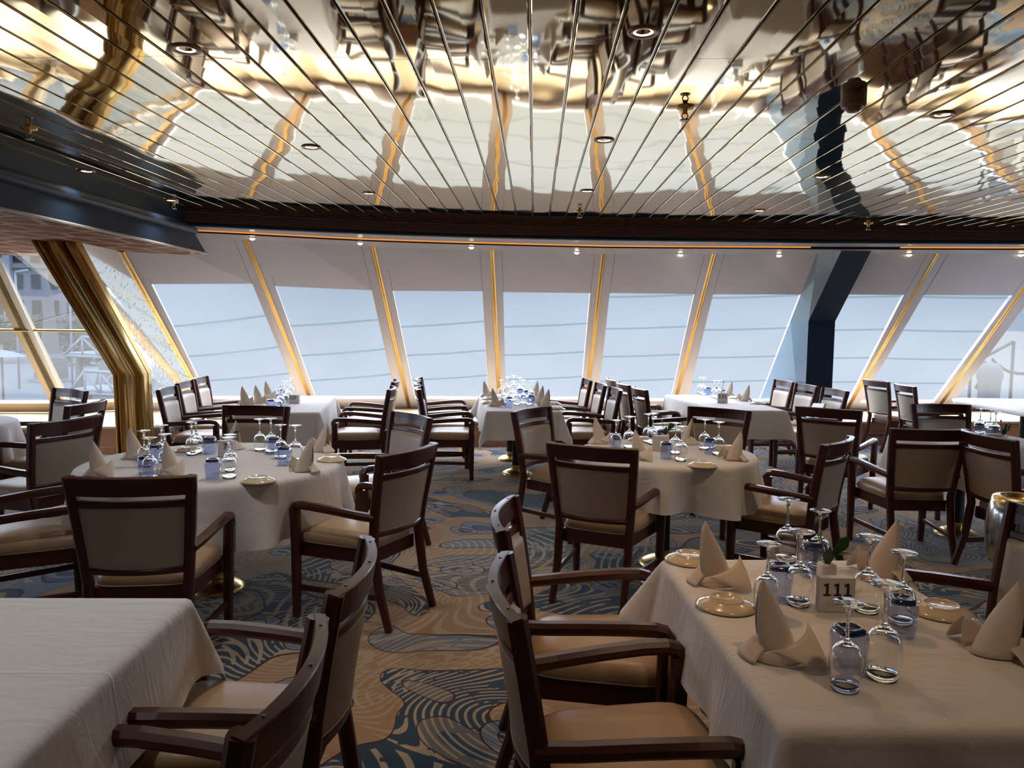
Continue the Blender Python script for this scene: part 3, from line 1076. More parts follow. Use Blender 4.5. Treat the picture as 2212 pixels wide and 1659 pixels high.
# antique mirror gusset beside the brass column
a, b = Vector(ML[2][0]), Vector(ML[2][1])
dv = (b - a)
A2, B2 = a + Vector((0.02, -0.01, 0)), a + dv * 1.26 + Vector((0.02, -0.01, 0))
mm = MB()
kx = (-3.93, 6.47, 2.2), (-3.82, 7.46, 1.02), (-3.80, 7.47, 0.0)
mm.add([A2, B2, kx[2], kx[1], kx[0]], [(0, 1, 2, 3, 4)])
mm.add([Vector(q) + Vector((-0.03, 0.0, 0)) for q in (A2, B2, kx[2], kx[1], kx[0])], [(0, 1, 2, 3, 4)])
struct(mm.build('wall_mirror', M['mirrorwall']))
mm = MB()
# thin seams of the mirror panels
for tz in (0.27, 0.55, 0.80):
    p = A2 + (B2 - A2) * (tz * 0.8)
    q = Vector(kx[0]) + (Vector(kx[1]) - Vector(kx[0])) * min(1, tz * 1.05)
    mm.sweep([p + Vector((0.004, -0.004, 0)), q + Vector((0.004, -0.004, 0))], 0.004, 0.004, side=(0, 0, 1))
mm.sweep([A2 + Vector((0.01, -0.02, 0)), B2 + Vector((0.01, -0.02, 0))], 0.05, 0.03, side=(1, 0, 0))
struct(mm.build('trim_%d' % n_tr, M['brass']))
n_tr += 1
# fluted brass column
mm = MB()
cols = [(-4.225, 0.035, 0.06), (-4.195, 0.03, 0.035), (-4.12, 0.13, -0.01), (-4.035, 0.05, 0.055), (-3.985, 0.06, -0.01), (-3.945, 0.03, 0.04)]
for cx, w_, dpt in cols:
    pth = [(cx, 6.40 - dpt + 0.10, 2.22), (cx + 0.11, 7.40 - dpt + 0.10, 1.02), (cx + 0.13, 7.42 - dpt + 0.10, 0.0)]
    sec = [(w_ / 2 * math.cos(q), 0.055 * math.sin(q)) for q in [PI * 2 * k / 14 for k in range(14)]]
    mm.sweep(pth, 1, 1, side=(1, 0, 0), sec=sec, smooth=True)
mm.sweep([(-4.08, 6.55, 2.22), (-3.97, 7.52, 1.02), (-3.95, 7.54, 0.0)], 0.31, 0.12, side=(1, 0, 0))
struct(mm.build('column_brass', M['brass']))

# ---- navy bulkhead beam along the left and the low patterned soffit
mm = MB()
prof = [(0.0, 2.60), (0.0, 2.45)]
prof += [(0.05 * math.sin(q), 2.405 + 0.045 * math.cos(q)) for q in [PI * k / 8 for k in range(9)]]
prof += [(0.0, 2.352), (0.0, 2.205)]
n = len(prof)
vs = []
for (yy, dx, lean) in ((YB, 0.0, 0), (7.0, -0.06, 1)):
    for px, pz in prof:
        vs.append((-3.17 + px + dx, yy + (0.5 * (2.55 - pz) / 0.35 * 1.05 if lean else 0), pz))
mm.add(vs, [(i, i + 1, n + i + 1, n + i) for i in range(n - 1)])
mm.add([vs[n], vs[2 * n - 1], (-3.6, 7.52, 2.205), (-3.6, 7.0, 2.6)], [(0, 1, 2, 3)])
struct(mm.build('beam_navy', M['navy']))
mm = MB()
mm.sweep([(-3.165, YB, 2.2), (-3.225, 7.52, 2.2)], 0.02, 0.02, side=(1, 0, 0))
struct(mm.build('trim_%d' % n_tr, M['trimwhite']))
n_tr += 1
mm = MB()
mm.add([(XL - 0.6, YB, 2.2), (-3.17, YB, 2.2), (-3.23, 7.53, 2.2), (-4.1, 8.0, 2.2), (-5.6, 8.0, 2.2), (XL - 0.6, 7.0, 2.2)], [(0, 1, 2, 3, 4, 5)])
mm.add([(XL - 0.6, YB, 2.62), (-3.17, YB, 2.62), (-3.23, 7.53, 2.62), (-4.1, 8.0, 2.62), (-5.6, 8.0, 2.62), (XL - 0.6, 7.0, 2.62)], [(0, 1, 2, 3, 4, 5)], 1)
for q in range(7):
    y = 1.0 + q * 1.02
    mm.add([(XL, y, 2.199), (-3.2, y, 2.199), (-3.2, y + 0.012, 2.199), (XL, y + 0.012, 2.199)], [(0, 1, 2, 3)], 2)
struct(mm.build('ceiling_left', [M['netsoffit'], M['slatback'], M['trimwhite']]))

# ---- remaining walls
mm = MB()
mm.add([(XL - 0.4, YB, 0), (XR, YB, 0), (XR, YB, 2.7), (XL - 0.4, YB, 2.7)], [(0, 1, 2, 3)])
struct(mm.build('wall_back', M['darkwall']))
# side walls; their unseen windows are added to bring daylight to the near tables
wno = nb + 1
for nm, x, y1, bays, z0, z1 in (('wall_left', XL - 0.4, 8.2, [(2.6, 4.3), (4.6, 6.3)], 0.55, 2.08), ('wall_right', XR, 11.4, [(3.0, 4.6)], 0.55, 2.30)):
    mm = MB()
    w_ = 0.06
    sgn = -1 if x < 0 else 1
    xa2, xb2 = sorted((x, x + sgn * w_))
    mm.box(xa2, xb2, YB, y1, 0, z0)
    mm.box(xa2, xb2, YB, y1, z1, 2.72)
    ys = [YB] + [q for b_ in bays for q in b_] + [y1]
    for ya, yb_ in zip(ys[0::2], ys[1::2]):
        mm.box(xa2, xb2, ya, yb_, z0, z1)
    struct(mm.build(nm, M['darkwall']))
    for ya, yb_ in bays:
        pm = MB()
        pm.box(x + sgn * 0.03 - 0.003, x + sgn * 0.03 + 0.003, ya, yb_, z0, z1)
        struct(pm.build('window_%d' % wno, M['fillpane']))
        wno += 1

# ------------------------------------------------------------------ ceiling fittings


def spot(parent, z, energy, size=2.2, blend=0.9, col=WARM, rad=0.03, tilt=0.0):
    l = bpy.data.lights.new('lamp_light', 'SPOT')
    l.energy = energy
    l.spot_size = size
    l.spot_blend = blend
    l.color = col
    l.shadow_soft_size = rad
    o = bpy.data.objects.new('lamp_light', l)
    COL.objects.link(o)
    o.parent = parent
    o.location = (0, 0, z)
    o.rotation_euler.x = tilt
    return o


def make_downlight():
    r = empty('ceiling_downlight')
    a = MB()
    a.lathe([(0.034, 0.0), (0.036, -0.006), (0.052, -0.008), (0.056, -0.003), (0.056, 0.004)], 24)
    a.build('trim_ring', M['ring'], r)
    a = MB()
    a.lathe([(0.034, -0.003), (0.02, 0.0005), (0.0001, 0.001)], 20)
    a.build('bulb', M['bulb'], r)
    spot(r, -0.02, 17.0)
    return r


DL_LAB = ['downlight near the top centre right of the ceiling', 'downlight at the upper left of the ceiling', 'downlight left of centre, halfway along the ceiling', 'downlight right of centre, halfway along the ceiling',
          'small downlight by the navy beam at far left', 'unlit-looking downlight right of the smoke detector', 'downlight in the left corner next to the grille', 'small far downlight over the third window bay',
          'small far downlight over the fifth window bay', 'far downlight beside the reflected navy column', 'tiny downlight near the grille, left of the navy column', 'tiny dark downlight at the far right by the grille']
base = make_downlight()
for i, (x, y) in enumerate(DOWNLIGHTS):
    o = base if i == 0 else copy_tree(base)
    o.location = (x, y, ZC + 0.001)
    tag(o, DL_LAB[i], 'ceiling light', 'ceiling downlights')


def relamp(o, energy, col, size=2.2, rad=0.05):
    """gives one copied lamp its own light"""
    for ch in o.children:
        if ch.type == 'LIGHT':
            ch.data = ch.data.copy()
            ch.data.energy = energy
            ch.data.color = col
            ch.data.spot_size = size
            ch.data.shadow_soft_size = rad


DL = [o for o in COL.objects if o.name.startswith('ceiling_downlight')]
# unseen fill lamps, added to brighten the near part of the room
for x, y, en, colr, lb in [(-1.50, 1.15, 26.0, (1.0, 0.97, 0.97), 'added fill downlight over the empty lower left table, above the picture'), (0.95, 1.2, 20.0, (1.0, 0.70, 0.44), 'added fill downlight over the nearest set table, above the picture'), (4.4, 2.8, 5.0, WARM, 'added fill downlight at the far right, beyond the picture edge')]:
    o = copy_tree(base)
    o.location = (x, y, ZC + 0.001)
    tag(o, lb, 'ceiling light', 'ceiling downlights')
    relamp(o, en, colr)
for o in DL:
    x, y, _ = o.location
    if o == base:
        relamp(o, 30.0, (1.0, 0.58, 0.30), 1.5)
    elif y > 4.5:
        relamp(o, 11.0, WARM if x < 0 else (1.0, 0.74, 0.50))
    else:
        relamp(o, 34.0, WARM if x < 0 else (1.0, 0.74, 0.50))


def make_sprinkler():
    r = empty('ceiling_sprinkler')
    a = MB()
    a.lathe([(0.042, 0.002), (0.040, -0.006), (0.012, -0.010), (0.011, -0.03), (0.0001, -0.032)], 18)
    a.build('rosette', M['dullbrass'], r)
    a = MB()
    a.tube([(0.010, 0, -0.028), (0.014, 0, -0.042), (0.004, 0, -0.056)], 0.003)
    a.tube([(-0.010, 0, -0.028), (-0.014, 0, -0.042), (-0.004, 0, -0.056)], 0.003)
    a.build('yoke', M['steel'], r)
    a = MB()
    a.lathe([(0.0001, -0.056), (0.024, -0.057), (0.024, -0.060), (0.0001, -0.061)], 14)
    a.build('deflector', M['steel'], r)
    return r


SP_LAB = ['sprinkler head hanging near the left edge of the ceiling', 'sprinkler head between the lamps, upper right of centre', 'sprinkler head hanging at the centre just before the grille',
          'small sprinkler head in the corner by the navy beam', 'small sprinkler head near the grille above the navy column']
sb = make_sprinkler()
for i, (x, y) in enumerate(SPRINKLERS):
    o = sb if i == 0 else copy_tree(sb)
    o.location = (x, y, ZC)
    tag(o, SP_LAB[i], 'sprinkler', 'ceiling sprinklers')

r = empty('smoke_detector', (DETECTOR[0][0], DETECTOR[0][1], ZC))
a = MB()
a.lathe([(0.052, 0.004), (0.052, -0.040), (0.047, -0.050), (0.0001, -0.050)], 28)
a.build('housing', M['plasticbrown'], r)
a = MB()
a.lathe([(0.033, -0.050), (0.031, -0.060), (0.024, -0.069), (0.0001, -0.071)], 24)
a.build('sensor_head', M['plasticbrown'], r)
tag(r, 'brown round smoke detector hanging from the mirror ceiling', 'smoke detector')

EY_LAB = ['soffit spotlight above the first screened window', 'soffit spotlight above the second screened window', 'dim flush soffit spotlight above the third window', 'soffit spotlight above the middle window',
          'soffit spotlight above the fifth screened window', 'soffit spotlight just left of the navy column', 'soffit spotlight just right of the navy column', 'soffit spotlight at the far right edge']


def make_eye():
    r = empty('soffit_spotlight')
    a = MB()
    a.lathe([(0.040, 0.006), (0.042, -0.004), (0.030, -0.008), (0.028, 0.0)], 18)
    a.build('trim_ring', M['trimwhite'], r)
    a = MB()
    a.lathe([(0.028, -0.002), (0.026, -0.014), (0.016, -0.024), (0.0001, -0.027)], 16)
    a.build('bulb', M['bulb'], r)
    spot(r, -0.04, 6.0, size=2.4)
    return r


eb = make_eye()
for i, (x, y) in enumerate(EYES):
    o = eb if i == 0 else copy_tree(eb)
    f = (y - cy_(x)) / (ty_(x) - cy_(x))
    f = min(0.93, max(0.52, f))
    o.location = (x, mid(x, f), 2.392 - 0.02 * (f - 0.47) / 0.53 - 0.001)
    tag(o, EY_LAB[i], 'spotlight', 'soffit spotlights')

# ------------------------------------------------------------------ chairs


def post_xy(z):
    """outer line of the rear post: half width and y at height z"""
    P = [(0.0, 0.205, -0.335), (0.2, 0.202, -0.272), (0.42, 0.204, -0.238), (0.58, 0.218, -0.256), (0.75, 0.232, -0.284), (0.90, 0.243, -0.312)]
    for a, b in zip(P[:-1], P[1:]):
        if z <= b[0] + 1e-6:
            f = (z - a[0]) / (b[0] - a[0])
            return a[1] + (b[1] - a[1]) * f, a[2] + (b[2] - a[2]) * f
    return P[-1][1], P[-1][2]


def make_chair():
    root = empty('dining_armchair')
    zs = [0.0, 0.1, 0.2, 0.32, 0.42, 0.5, 0.58, 0.67, 0.76, 0.84, 0.898]
    for s in (-1, 1):
        mb = MB()
        pth = [(s * post_xy(z)[0], post_xy(z)[1], z) for z in zs]
        mb.sweep(pth, 0.042, 0.047, side=(1, 0, 0), scale=[0.8, 0.88, 0.96, 1, 1, 1, 1, 1, 1, 1, 1])
        mb.build('leg', M['wood'], root)
    for s in (-1, 1):
        mb = MB()
        mb.sweep([(s * 0.262, 0.212, 0.0), (s * 0.264, 0.210, 0.2), (s * 0.268, 0.208, 0.42), (s * 0.272, 0.210, 0.575)], 0.048, 0.054, side=(1, 0, 0), scale=[0.74, 0.9, 1, 1])
        mb.build('leg', M['wood'], root)
    for s in (-1, 1):
        mb = MB()
        pth = [(s * 0.222, -0.262, 0.575), (s * 0.240, -0.16, 0.583), (s * 0.256, -0.03, 0.595), (s * 0.270, 0.10, 0.604), (s * 0.273, 0.175, 0.605), (s * 0.273, 0.205, 0.598), (s * 0.273, 0.219, 0.580), (s * 0.272, 0.222, 0.553)]
        mb.sweep(pth, 0.050, 0.040, side=(1, 0, 0), ch=0.3)
        mb.build('arm', M['wood'], root)
    bow = 0.045

    def rail_path(z, over=0.0, n=14):
        hw, y = post_xy(z)
        hw += over
        return [(hw * (2 * i / n - 1), y - bow * (1 - (2 * i / n - 1) ** 2), z) for i in range(n + 1)]

    # crest rail with flutes worked into its front face (section: u along z, v across)
    mb = MB()
    a, bb = 0.039, 0.0145
    sec = [(-a, -bb), (-a, bb)]
    u = 0.002
    sec += [(u, bb)]
    for q in range(4):
        sec += [(u + 0.001, bb - 0.0035), (u + 0.004, bb - 0.0035), (u + 0.005, bb), (u + 0.008, bb)]
        u += 0.008
    sec += [(a, bb - 0.002), (a, -bb + 0.003), (a - 0.003, -bb)]
    sec = [(uu, -vv) for uu, vv in sec]
    pth = rail_path(0.862, 0.018)
    mb.sweep(pth, 1, 1, side=(0, -0.17, 0.985), sec=sec)
    for fx in (-0.8, 0.0, 0.8):
        hw, y = post_xy(0.862)
        mb.lathe([(0.0045, 0.0), (0.004, 0.002), (0.0001, 0.0025)], 8, (fx * hw, y - 0.007 - bow * (1 - fx * fx), 0.9005), 1)
    mb.build('top_rail', [M['wood'], M['stud']], root)
    mb = MB()
    mb.sweep(rail_path(0.784), 0.030, 0.022, side=(0, -0.17, 0.985), ch=0.2)
    mb.build('back_rail', M['wood'], root)
    mb = MB()
    mb.sweep(rail_path(0.484), 0.026, 0.024, side=(0, -0.17, 0.985), ch=0.2)
    mb.build('back_rail', M['wood'], root)
    # upholstered back
    mb = MB()
    z0, z1 = 0.496, 0.770

    def back(u, v, fr):
        z = z0 + (z1 - z0) * v
        hw, y = post_xy(z)
        hw -= 0.016
        x = hw * (2 * u - 1)
        e = min(u, 1 - u, v * 0.7, (1 - v) * 0.7)
        puff = min(1.0, e / 0.10)
        puff = math.sqrt(max(0, 1 - (1 - puff) ** 2))
        yy = y - bow * (1 - (2 * u - 1) ** 2)
        return (x, yy + (0.006 + 0.022 * puff if fr else -0.008 - 0.004 * puff), z)
    mb.grid(lambda u, v: back(u, v, True), 20, 16)
    mb.grid(lambda u, v: back(u, v, False), 20, 16)
    ed = [(i / 20, 0) for i in range(20)] + [(1, j / 16) for j in range(16)] + [(1 - i / 20, 1) for i in range(20)] + [(0, 1 - j / 16) for j in range(16)]
    ne = len(ed)
    mb.add([back(u, v, True) for u, v in ed] + [back(u, v, False) for u, v in ed], [(i, (i + 1) % ne, ne + (i + 1) % ne, ne + i) for i in range(ne)])
    bk = mb.build('backrest', M['vinyl'], root)
    mb = MB()
    pp = []
    for u, v in ed + ed[:1]:
        p = Vector(back(0.5 + (u - 0.5) * 0.965, 0.5 + (v - 0.5) * 0.95, False))
        pp.append(p + Vector((0, -0.001, 0)))
    k = 5
    vs, fs = [], []
    for p in pp[:-1]:
        for q in range(4):
            aa = q * PI / 2
            vs.append(p + Vector((0.0022 * math.cos(aa), 0.0022 * math.sin(aa), 0.0022 * (math.cos(aa)))))
    nn = len(pp) - 1
    for i in range(nn):
        for q in range(4):
            fs.append((i * 4 + q, i * 4 + (q + 1) % 4, ((i + 1) % nn) * 4 + (q + 1) % 4, ((i + 1) % nn) * 4 + q))
    mb.add(vs, fs, 0, True)
    mb.build('piping', M['piping'], bk)

    # seat cushion
    def outline(inset, n=44):
        """rounded trapezoid, wider at the front"""
        yf, yr, wf, wr = 0.238 - inset, -0.222 + inset, 0.248 - inset, 0.198 - inset
        out = []
        for i in range(n):
            a_ = 2 * PI * i / n
            cx, sy = math.cos(a_), math.sin(a_)
            kk = (abs(cx) ** 6 + abs(sy) ** 6) ** (-1 / 6)
            px, py = cx * kk, sy * kk
            yy = (yf + yr) / 2 + py * (yf - yr) / 2
            f = (py + 1) / 2
            bulge = 0.014 * (1 - px * px) if py > 0.9 else 0
            out.append((px * (wr + (wf - wr) * f), yy + bulge))
        return out
    mb = MB()
    lv = [(0.012, 0.393), (0.0, 0.402), (-0.003, 0.425), (0.002, 0.447), (0.014, 0.461), (0.035, 0.471), (0.07, 0.478), (0.12, 0.483), (0.17, 0.485)]
    n = 44
    vs = []
    for ins, z in lv:
        vs += [(x, y, z) for x, y in outline(ins, n)]
    fs = [(j * n + i, j * n + (i + 1) % n, (j + 1) * n + (i + 1) % n, (j + 1) * n + i) for j in range(len(lv) - 1) for i in range(n)]
    vs.append((0, 0.008, 0.4855))
    fs += [((len(lv) - 1) * n + i, (len(lv) - 1) * n + (i + 1) % n, len(vs) - 1) for i in range(n)]
    mb.add(vs, fs, 0, True)
    st = mb.build('seat', M['leather'], root)
    mb = MB()
    o1 = outline(-0.003, n)
    vs, fs = [], []
    for x, y in o1:
        d = Vector((x, y, 0)).normalized()
        for q in range(4):
            aa = q * PI / 2
            vs.append((x + d.x * 0.0028 * math.cos(aa), y + d.y * 0.0028 * math.cos(aa), 0.404 + 0.0028 * math.sin(aa)))
    for i in range(n):
        for q in range(4):
            fs.append((i * 4 + q, i * 4 + (q + 1) % 4, ((i + 1) % n) * 4 + (q + 1) % 4, ((i + 1) % n) * 4 + q))
    mb.add(vs, fs, 0, True)
    mb.build('piping', M['piping'], st)
    mb = MB()
    fr = [(-0.238, 0.222), (0.238, 0.222), (0.190, -0.218), (-0.190, -0.218)]
    mb.hexa([(x, y, 0.325) for x, y in fr], [(x, y, 0.398) for x, y in fr])
    mb.build('seat_frame', M['wood'], root)
    for s in (-1, 1):
        mb = MB()
        mb.sweep([(s * 0.262, 0.20, 0.165), (s * 0.203, -0.278, 0.165)], 0.032, 0.018, side=(0, 0, 1))
        mb.build('stretcher', M['wood'], root)
    return root


chair0 = make_chair()
ADJ = {'127L1': (0, -0.04), '127L3': (0, 0.07), 'ML1': (-0.08, 0), 'ML2': (-0.08, 0), 'ML3': (-0.06, 0.05), '131L1': (-0.13, -0.06), '131L2': (-0.10, 0.03), '131L3': (-0.08, 0.05), 'W1': (-0.12, -0.05), 'W2': (-0.16, -0.03), 'O': (-0.06, -0.06),
       '127R1': (0.04, 0), '127R2': (0.10, 0), 'G': (0.05, -0.03)}
for i, (key, x, y, deg, lab, grp) in enumerate(CHAIRS):
    o = chair0 if i == 0 else copy_tree(chair0)
    dx, dy = ADJ.get(key, (0, 0))
    if key[:2] in ('12', '13', 'MR', 'ML'):
        dx += 0.05 * math.sin(R(deg))
        dy -= 0.05 * math.cos(R(deg))
    o.location = (x + dx, y + dy, 0)
    o.rotation_euler.z = R(deg)
    tag(o, lab, 'chair', 'mahogany dining armchairs')

# ------------------------------------------------------------------ tables
ZT = 0.745
HEM = {}


def pedestal(parent, x, y):
    a = MB()
    a.lathe([(0.045, 0.03), (0.045, 0.70)], 18, (x, y, 0))
    lg = a.build('leg', M['black'], parent)
    a = MB()
    a.lathe([(0.048, 0.10), (0.050, 0.025), (0.0001, 0.025)], 18, (x, y, 0))
    a.build('collar', M['brass'], lg)
    a = MB()
    a.lathe([(0.155, 0.0), (0.155, 0.012), (0.13, 0.03), (0.10, 0.045), (0.05, 0.06), (0.0001, 0.062)], 28, (x, y, 0))
    a.build('base', M['brass'], parent)


def rect_cloth(a, b, drop, seed, flare=0.10, rc=0.022):
    rnd = random.Random(seed)
    ph = [rnd.uniform(0, 6.28) for _ in range(6)]
    A, B = a - rc, b - rc
    L = drop + rc * 0.57

    def prof(d):
        if d < rc * PI / 2:
            return rc * math.sin(d / rc), rc * (1 - math.cos(d / rc))
        e = d - rc * PI / 2
        return rc + e * flare, rc + e

    def P(u, v):
        cx, cy = max(-A, min(A, u)), max(-B, min(B, v))
        dx, dy = u - cx, v - cy
        d = math.hypot(dx, dy)
        if d < 1e-9:
            return (u, v, 0)
        o, dn = prof(d)
        ux, uy = dx / d, dy / d
        th = abs(math.atan2(abs(dy), abs(dx)))
        corner = math.sin(2 * th) if dx and dy else 0
        k = min(1, max(0, (d - rc) / drop))
        o += corner * k * (0.10 + 0.05 * math.sin(ph[0] + (1 if u > 0 else 2) * 1.7 + (3 if v > 0 else 0)))
        s = (v * 19 if abs(ux) > abs(uy) else u * 19)
        near_c = 1 - corner
        o += near_c * k ** 1.4 * 0.013 * (math.sin(s + ph[1] + 1.2 * math.sin(0.37 * s + ph[3])) + 0.6 * math.sin(0.43 * s + ph[2]))
        dn = dn * (1 - 0.06 * corner)
        # the excess cloth of a corner folds along its diagonal
        return (cx + ux * o, cy + uy * o, -dn)

    def axis(h, H, n_in, n_out):
        out = [-H - L + L * i / n_out for i in range(n_out)] + [-H + 2 * H * i / n_in for i in range(n_in)] + [H + L * i / n_out for i in range(n_out + 1)]
        return out
    us, vs_ = axis(a, A, 26, 16), axis(b, B, 44, 16)
    mb = MB()
    nu = len(us)
    mb.add([P(u, v) for v in vs_ for u in us], [(j * nu + i, j * nu + i + 1, (j + 1) * nu + i + 1, (j + 1) * nu + i) for j in range(len(vs_) - 1) for i in range(nu - 1)], 0, True)
    return mb


def round_cloth(r, drop, seed, folds=11):
    rnd = random.Random(seed)
    ph = [rnd.uniform(0, 6.28) for _ in range(6)]
    rc = 0.025
    mb = MB()
    n = 144
    rad = [0.0, r * 0.3, r * 0.6, r * 0.85, r - rc]
    rows = []
    for q in rad[1:]:
        rows.append([(q * math.cos(2 * PI * i / n), q * math.sin(2 * PI * i / n), 0) for i in range(n)])
    for j in range(1, 19):
        f = j / 18
        row = []
        for i in range(n):
            t = 2 * PI * i / n
            w = 0.55 * math.sin(folds * t + ph[0] + 0.8 * math.sin(2 * t + ph[1])) + 0.35 * math.sin((folds + 5) * t + ph[2]) + 0.25 * math.sin(5 * t + ph[3])
            L = (drop + rc * 0.57) * (1 + 0.09 * math.cos(4 * t + ph[4]))
            d = f * L
            if d < rc * PI / 2:
                o, dn = rc * math.sin(d / rc), rc * (1 - math.cos(d / rc))
            else:
                e = d - rc * PI / 2
                o, dn = rc + e * 0.03, rc + e
            k = max(0, (d - rc) / L)
            o += 0.075 * w * k ** 1.05 + 0.015 * k
            q = r - rc + o
            row.append((q * math.cos(t), q * math.sin(t), -dn))
        rows.append(row)
    vs = [(0, 0, 0)] + [p for row in rows for p in row]
    fs = [(0, 1 + i, 1 + (i + 1) % n) for i in range(n)]
    for j in range(len(rows) - 1):
        for i in range(n):
            i2 = (i + 1) % n
            fs.append((1 + j * n + i, 1 + j * n + i2, 1 + (j + 1) * n + i2, 1 + (j + 1) * n + i))
    mb.add(vs, fs, 0, True)
    return mb


def add_rect_table(cx, cy, a, b, deg, drop, lab, seed, peds, flare=0.10):
    t = empty('rectangular_table', (cx, cy, 0), R(deg))
    tag(t, 'table under ' + lab, 'table', 'rectangular dining tables')
    mb = MB()
    mb.box(-a + 0.03, a - 0.03, -b + 0.03, b - 0.03, 0.70, ZT - 0.006)
    mb.build('tabletop', M['tabletop'], t)
    for py in peds:
        pedestal(t, 0, py)
    c = rect_cloth(a, b, drop, seed, flare).build('tablecloth', M['cloth'], None, (cx, cy, ZT - 0.002), R(deg))
    tag(c, lab, 'tablecloth', 'white tablecloths')


def add_round_table(cx, cy, r, drop, lab, seed):
    t = empty('round_table', (cx, cy, 0))
    tag(t, 'table under ' + lab, 'table', 'round dining tables')
    mb = MB()
    mb.lathe([(0.0001, 0.70), (r - 0.03, 0.70), (r - 0.03, ZT - 0.006), (0.0001, ZT - 0.006)], 48, smooth=False)
    mb.build('tabletop', M['tabletop'], t)
    pedestal(t, 0, 0)
    c = round_cloth(r, drop, seed).build('tablecloth', M['cloth'], None, (cx, cy, ZT - 0.002))
    tag(c, lab, 'tablecloth', 'white tablecloths')


add_rect_table(0.855, 2.10, 0.375, 0.575, 2.9, 0.235, 'set white tablecloth in the lower right corner, nearest to us', 1, (-0.2, 0.25))
add_rect_table(-1.36, 1.44, 0.42, 0.71, 3.5, 0.235, 'empty white tablecloth in the lower left corner', 2, (-0.3, 0.3), flare=0.16)
add_rect_table(-2.40, 7.49, 0.375, 0.82, 10, 0.28, 'white tablecloth on the long table near the left windows', 3, (-0.4, 0.4))
add_rect_table(-0.177, 7.995, 0.36, 0.88, 6, 0.27, 'white tablecloth on the crowded middle table by the windows', 4, (-0.1, 0.75))
add_rect_table(2.032, 8.37, 0.365, 0.85, 7.5, 0.28, 'white tablecloth on the long table before the navy column', 5, (-0.4, 0.4))
add_round_table(-1.82, 4.31, 0.72, 0.35, 'white cloth on the big left round table', 6)
add_round_table(0.86, 4.96, 0.575, 0.29, 'tan-lit white cloth on the round table right of the aisle', 7)
add_round_table(-4.60, 5.65, 0.60, 0.34, 'white cloth on the round table cut by the left edge', 8)
add_round_table(3.24, 5.86, 0.50, 0.32, 'white cloth on the small round table at right behind chairs', 9)
# bare far right table
t = empty('rectangular_table', (5.72, 8.35, 0), R(-1.5))
tag(t, 'bare pale table with rounded edge in the far right corner', 'table', 'rectangular dining tables')
mb = MB()
ol = []
for i in range(48):
    a_ = 2 * PI * i / 48
    cx_, sy_ = math.cos(a_), math.sin(a_)
    kk = (abs(cx_) ** 9 + abs(sy_) ** 9) ** (-1 / 9)
    ol.append((cx_ * kk, sy_ * kk))
lv = [(0.97, 0.695), (0.995, 0.705), (1.0, 0.722), (0.993, 0.738), (0.975, 0.745)]
vs = []
for s_, z in lv:
    vs += [(x * (0.80 - (1 - s_) * 0.8), y * (1.02 - (1 - s_) * 0.8), z) for x, y in ol]
fs = [(j * 48 + i, j * 48 + (i + 1) % 48, (j + 1) * 48 + (i + 1) % 48, (j + 1) * 48 + i) for j in range(4) for i in range(48)]
fs += [tuple(range(4 * 48, 5 * 48)), tuple(range(48))[::-1]]
mb.add(vs, fs, 0, False)
mb.build('tabletop', M['cloth'], t)
pedestal(t, -0.15, -0.6)
pedestal(t, -0.15, 0.5)

# ------------------------------------------------------------------ tableware


def make_wine():
    r = empty('wine_glass')
    a = MB()
    outer = [(0.0300, 0.0), (0.0335, 0.02), (0.0360, 0.04), (0.0370, 0.058), (0.0355, 0.074), (0.0310, 0.089), (0.0220, 0.101), (0.0120, 0.108), (0.0060, 0.114)]
    inner = [(0.0001, 0.1055), (0.0100, 0.1035), (0.0205, 0.0985), (0.0296, 0.0875), (0.0343, 0.0735), (0.0358, 0.058), (0.0348, 0.04), (0.0323, 0.02), (0.0289, 0.0), (0.0300, 0.0)]
    a.lathe(inner + outer[1:] + [(0.0001, 0.1165)], 32)
    a.build('bowl', M['crystal'], r)
    a = MB()
    a.lathe([(0.0001, 0.1145), (0.0058, 0.1142), (0.0044, 0.122), (0.0037, 0.14), (0.0037, 0.163), (0.0052, 0.173), (0.0064, 0.179), (0.0046, 0.185), (0.0001, 0.1855)], 16)
    a.build('stem', M['crystal'], r)
    a = MB()
    a.lathe([(0.0001, 0.1852), (0.0046, 0.1853), (0.0075, 0.1895), (0.018, 0.1935), (0.0320, 0.1962), (0.0345, 0.1978), (0.0335, 0.1992), (0.015, 0.1984), (0.0001, 0.1978)], 32)
    a.build('foot', M['crystal'], r)
    return r


def make_tumbler():
    r = empty('water_tumbler')
    a = MB()
    a.lathe([(0.0305, 0.0), (0.0335, 0.02), (0.0365, 0.05), (0.0380, 0.075), (0.0372, 0.086), (0.033, 0.095)], 36, power=3.6)
    a.build('body', M['tumbler'], r)
    a = MB()
    a.lathe([(0.0001, 0.088), (0.030, 0.0885), (0.0335, 0.0935), (0.0315, 0.0995), (0.027, 0.1035), (0.022, 0.1035), (0.018, 0.0995), (0.0001, 0.099)], 36, power=3.6)
    a.build('base', M['tumbler_base'], r)
    return r


def make_plate():
    a = MB()
    a.lathe([(0.086, 0.003), (0.087, 0.0015), (0.0875, 0.004), (0.075, 0.011), (0.056, 0.019), (0.050, 0.0215), (0.048, 0.0255), (0.0455, 0.0255), (0.044, 0.022), (0.0001, 0.0215)], 40)
    return a.build('bread_plate', M['plate'])


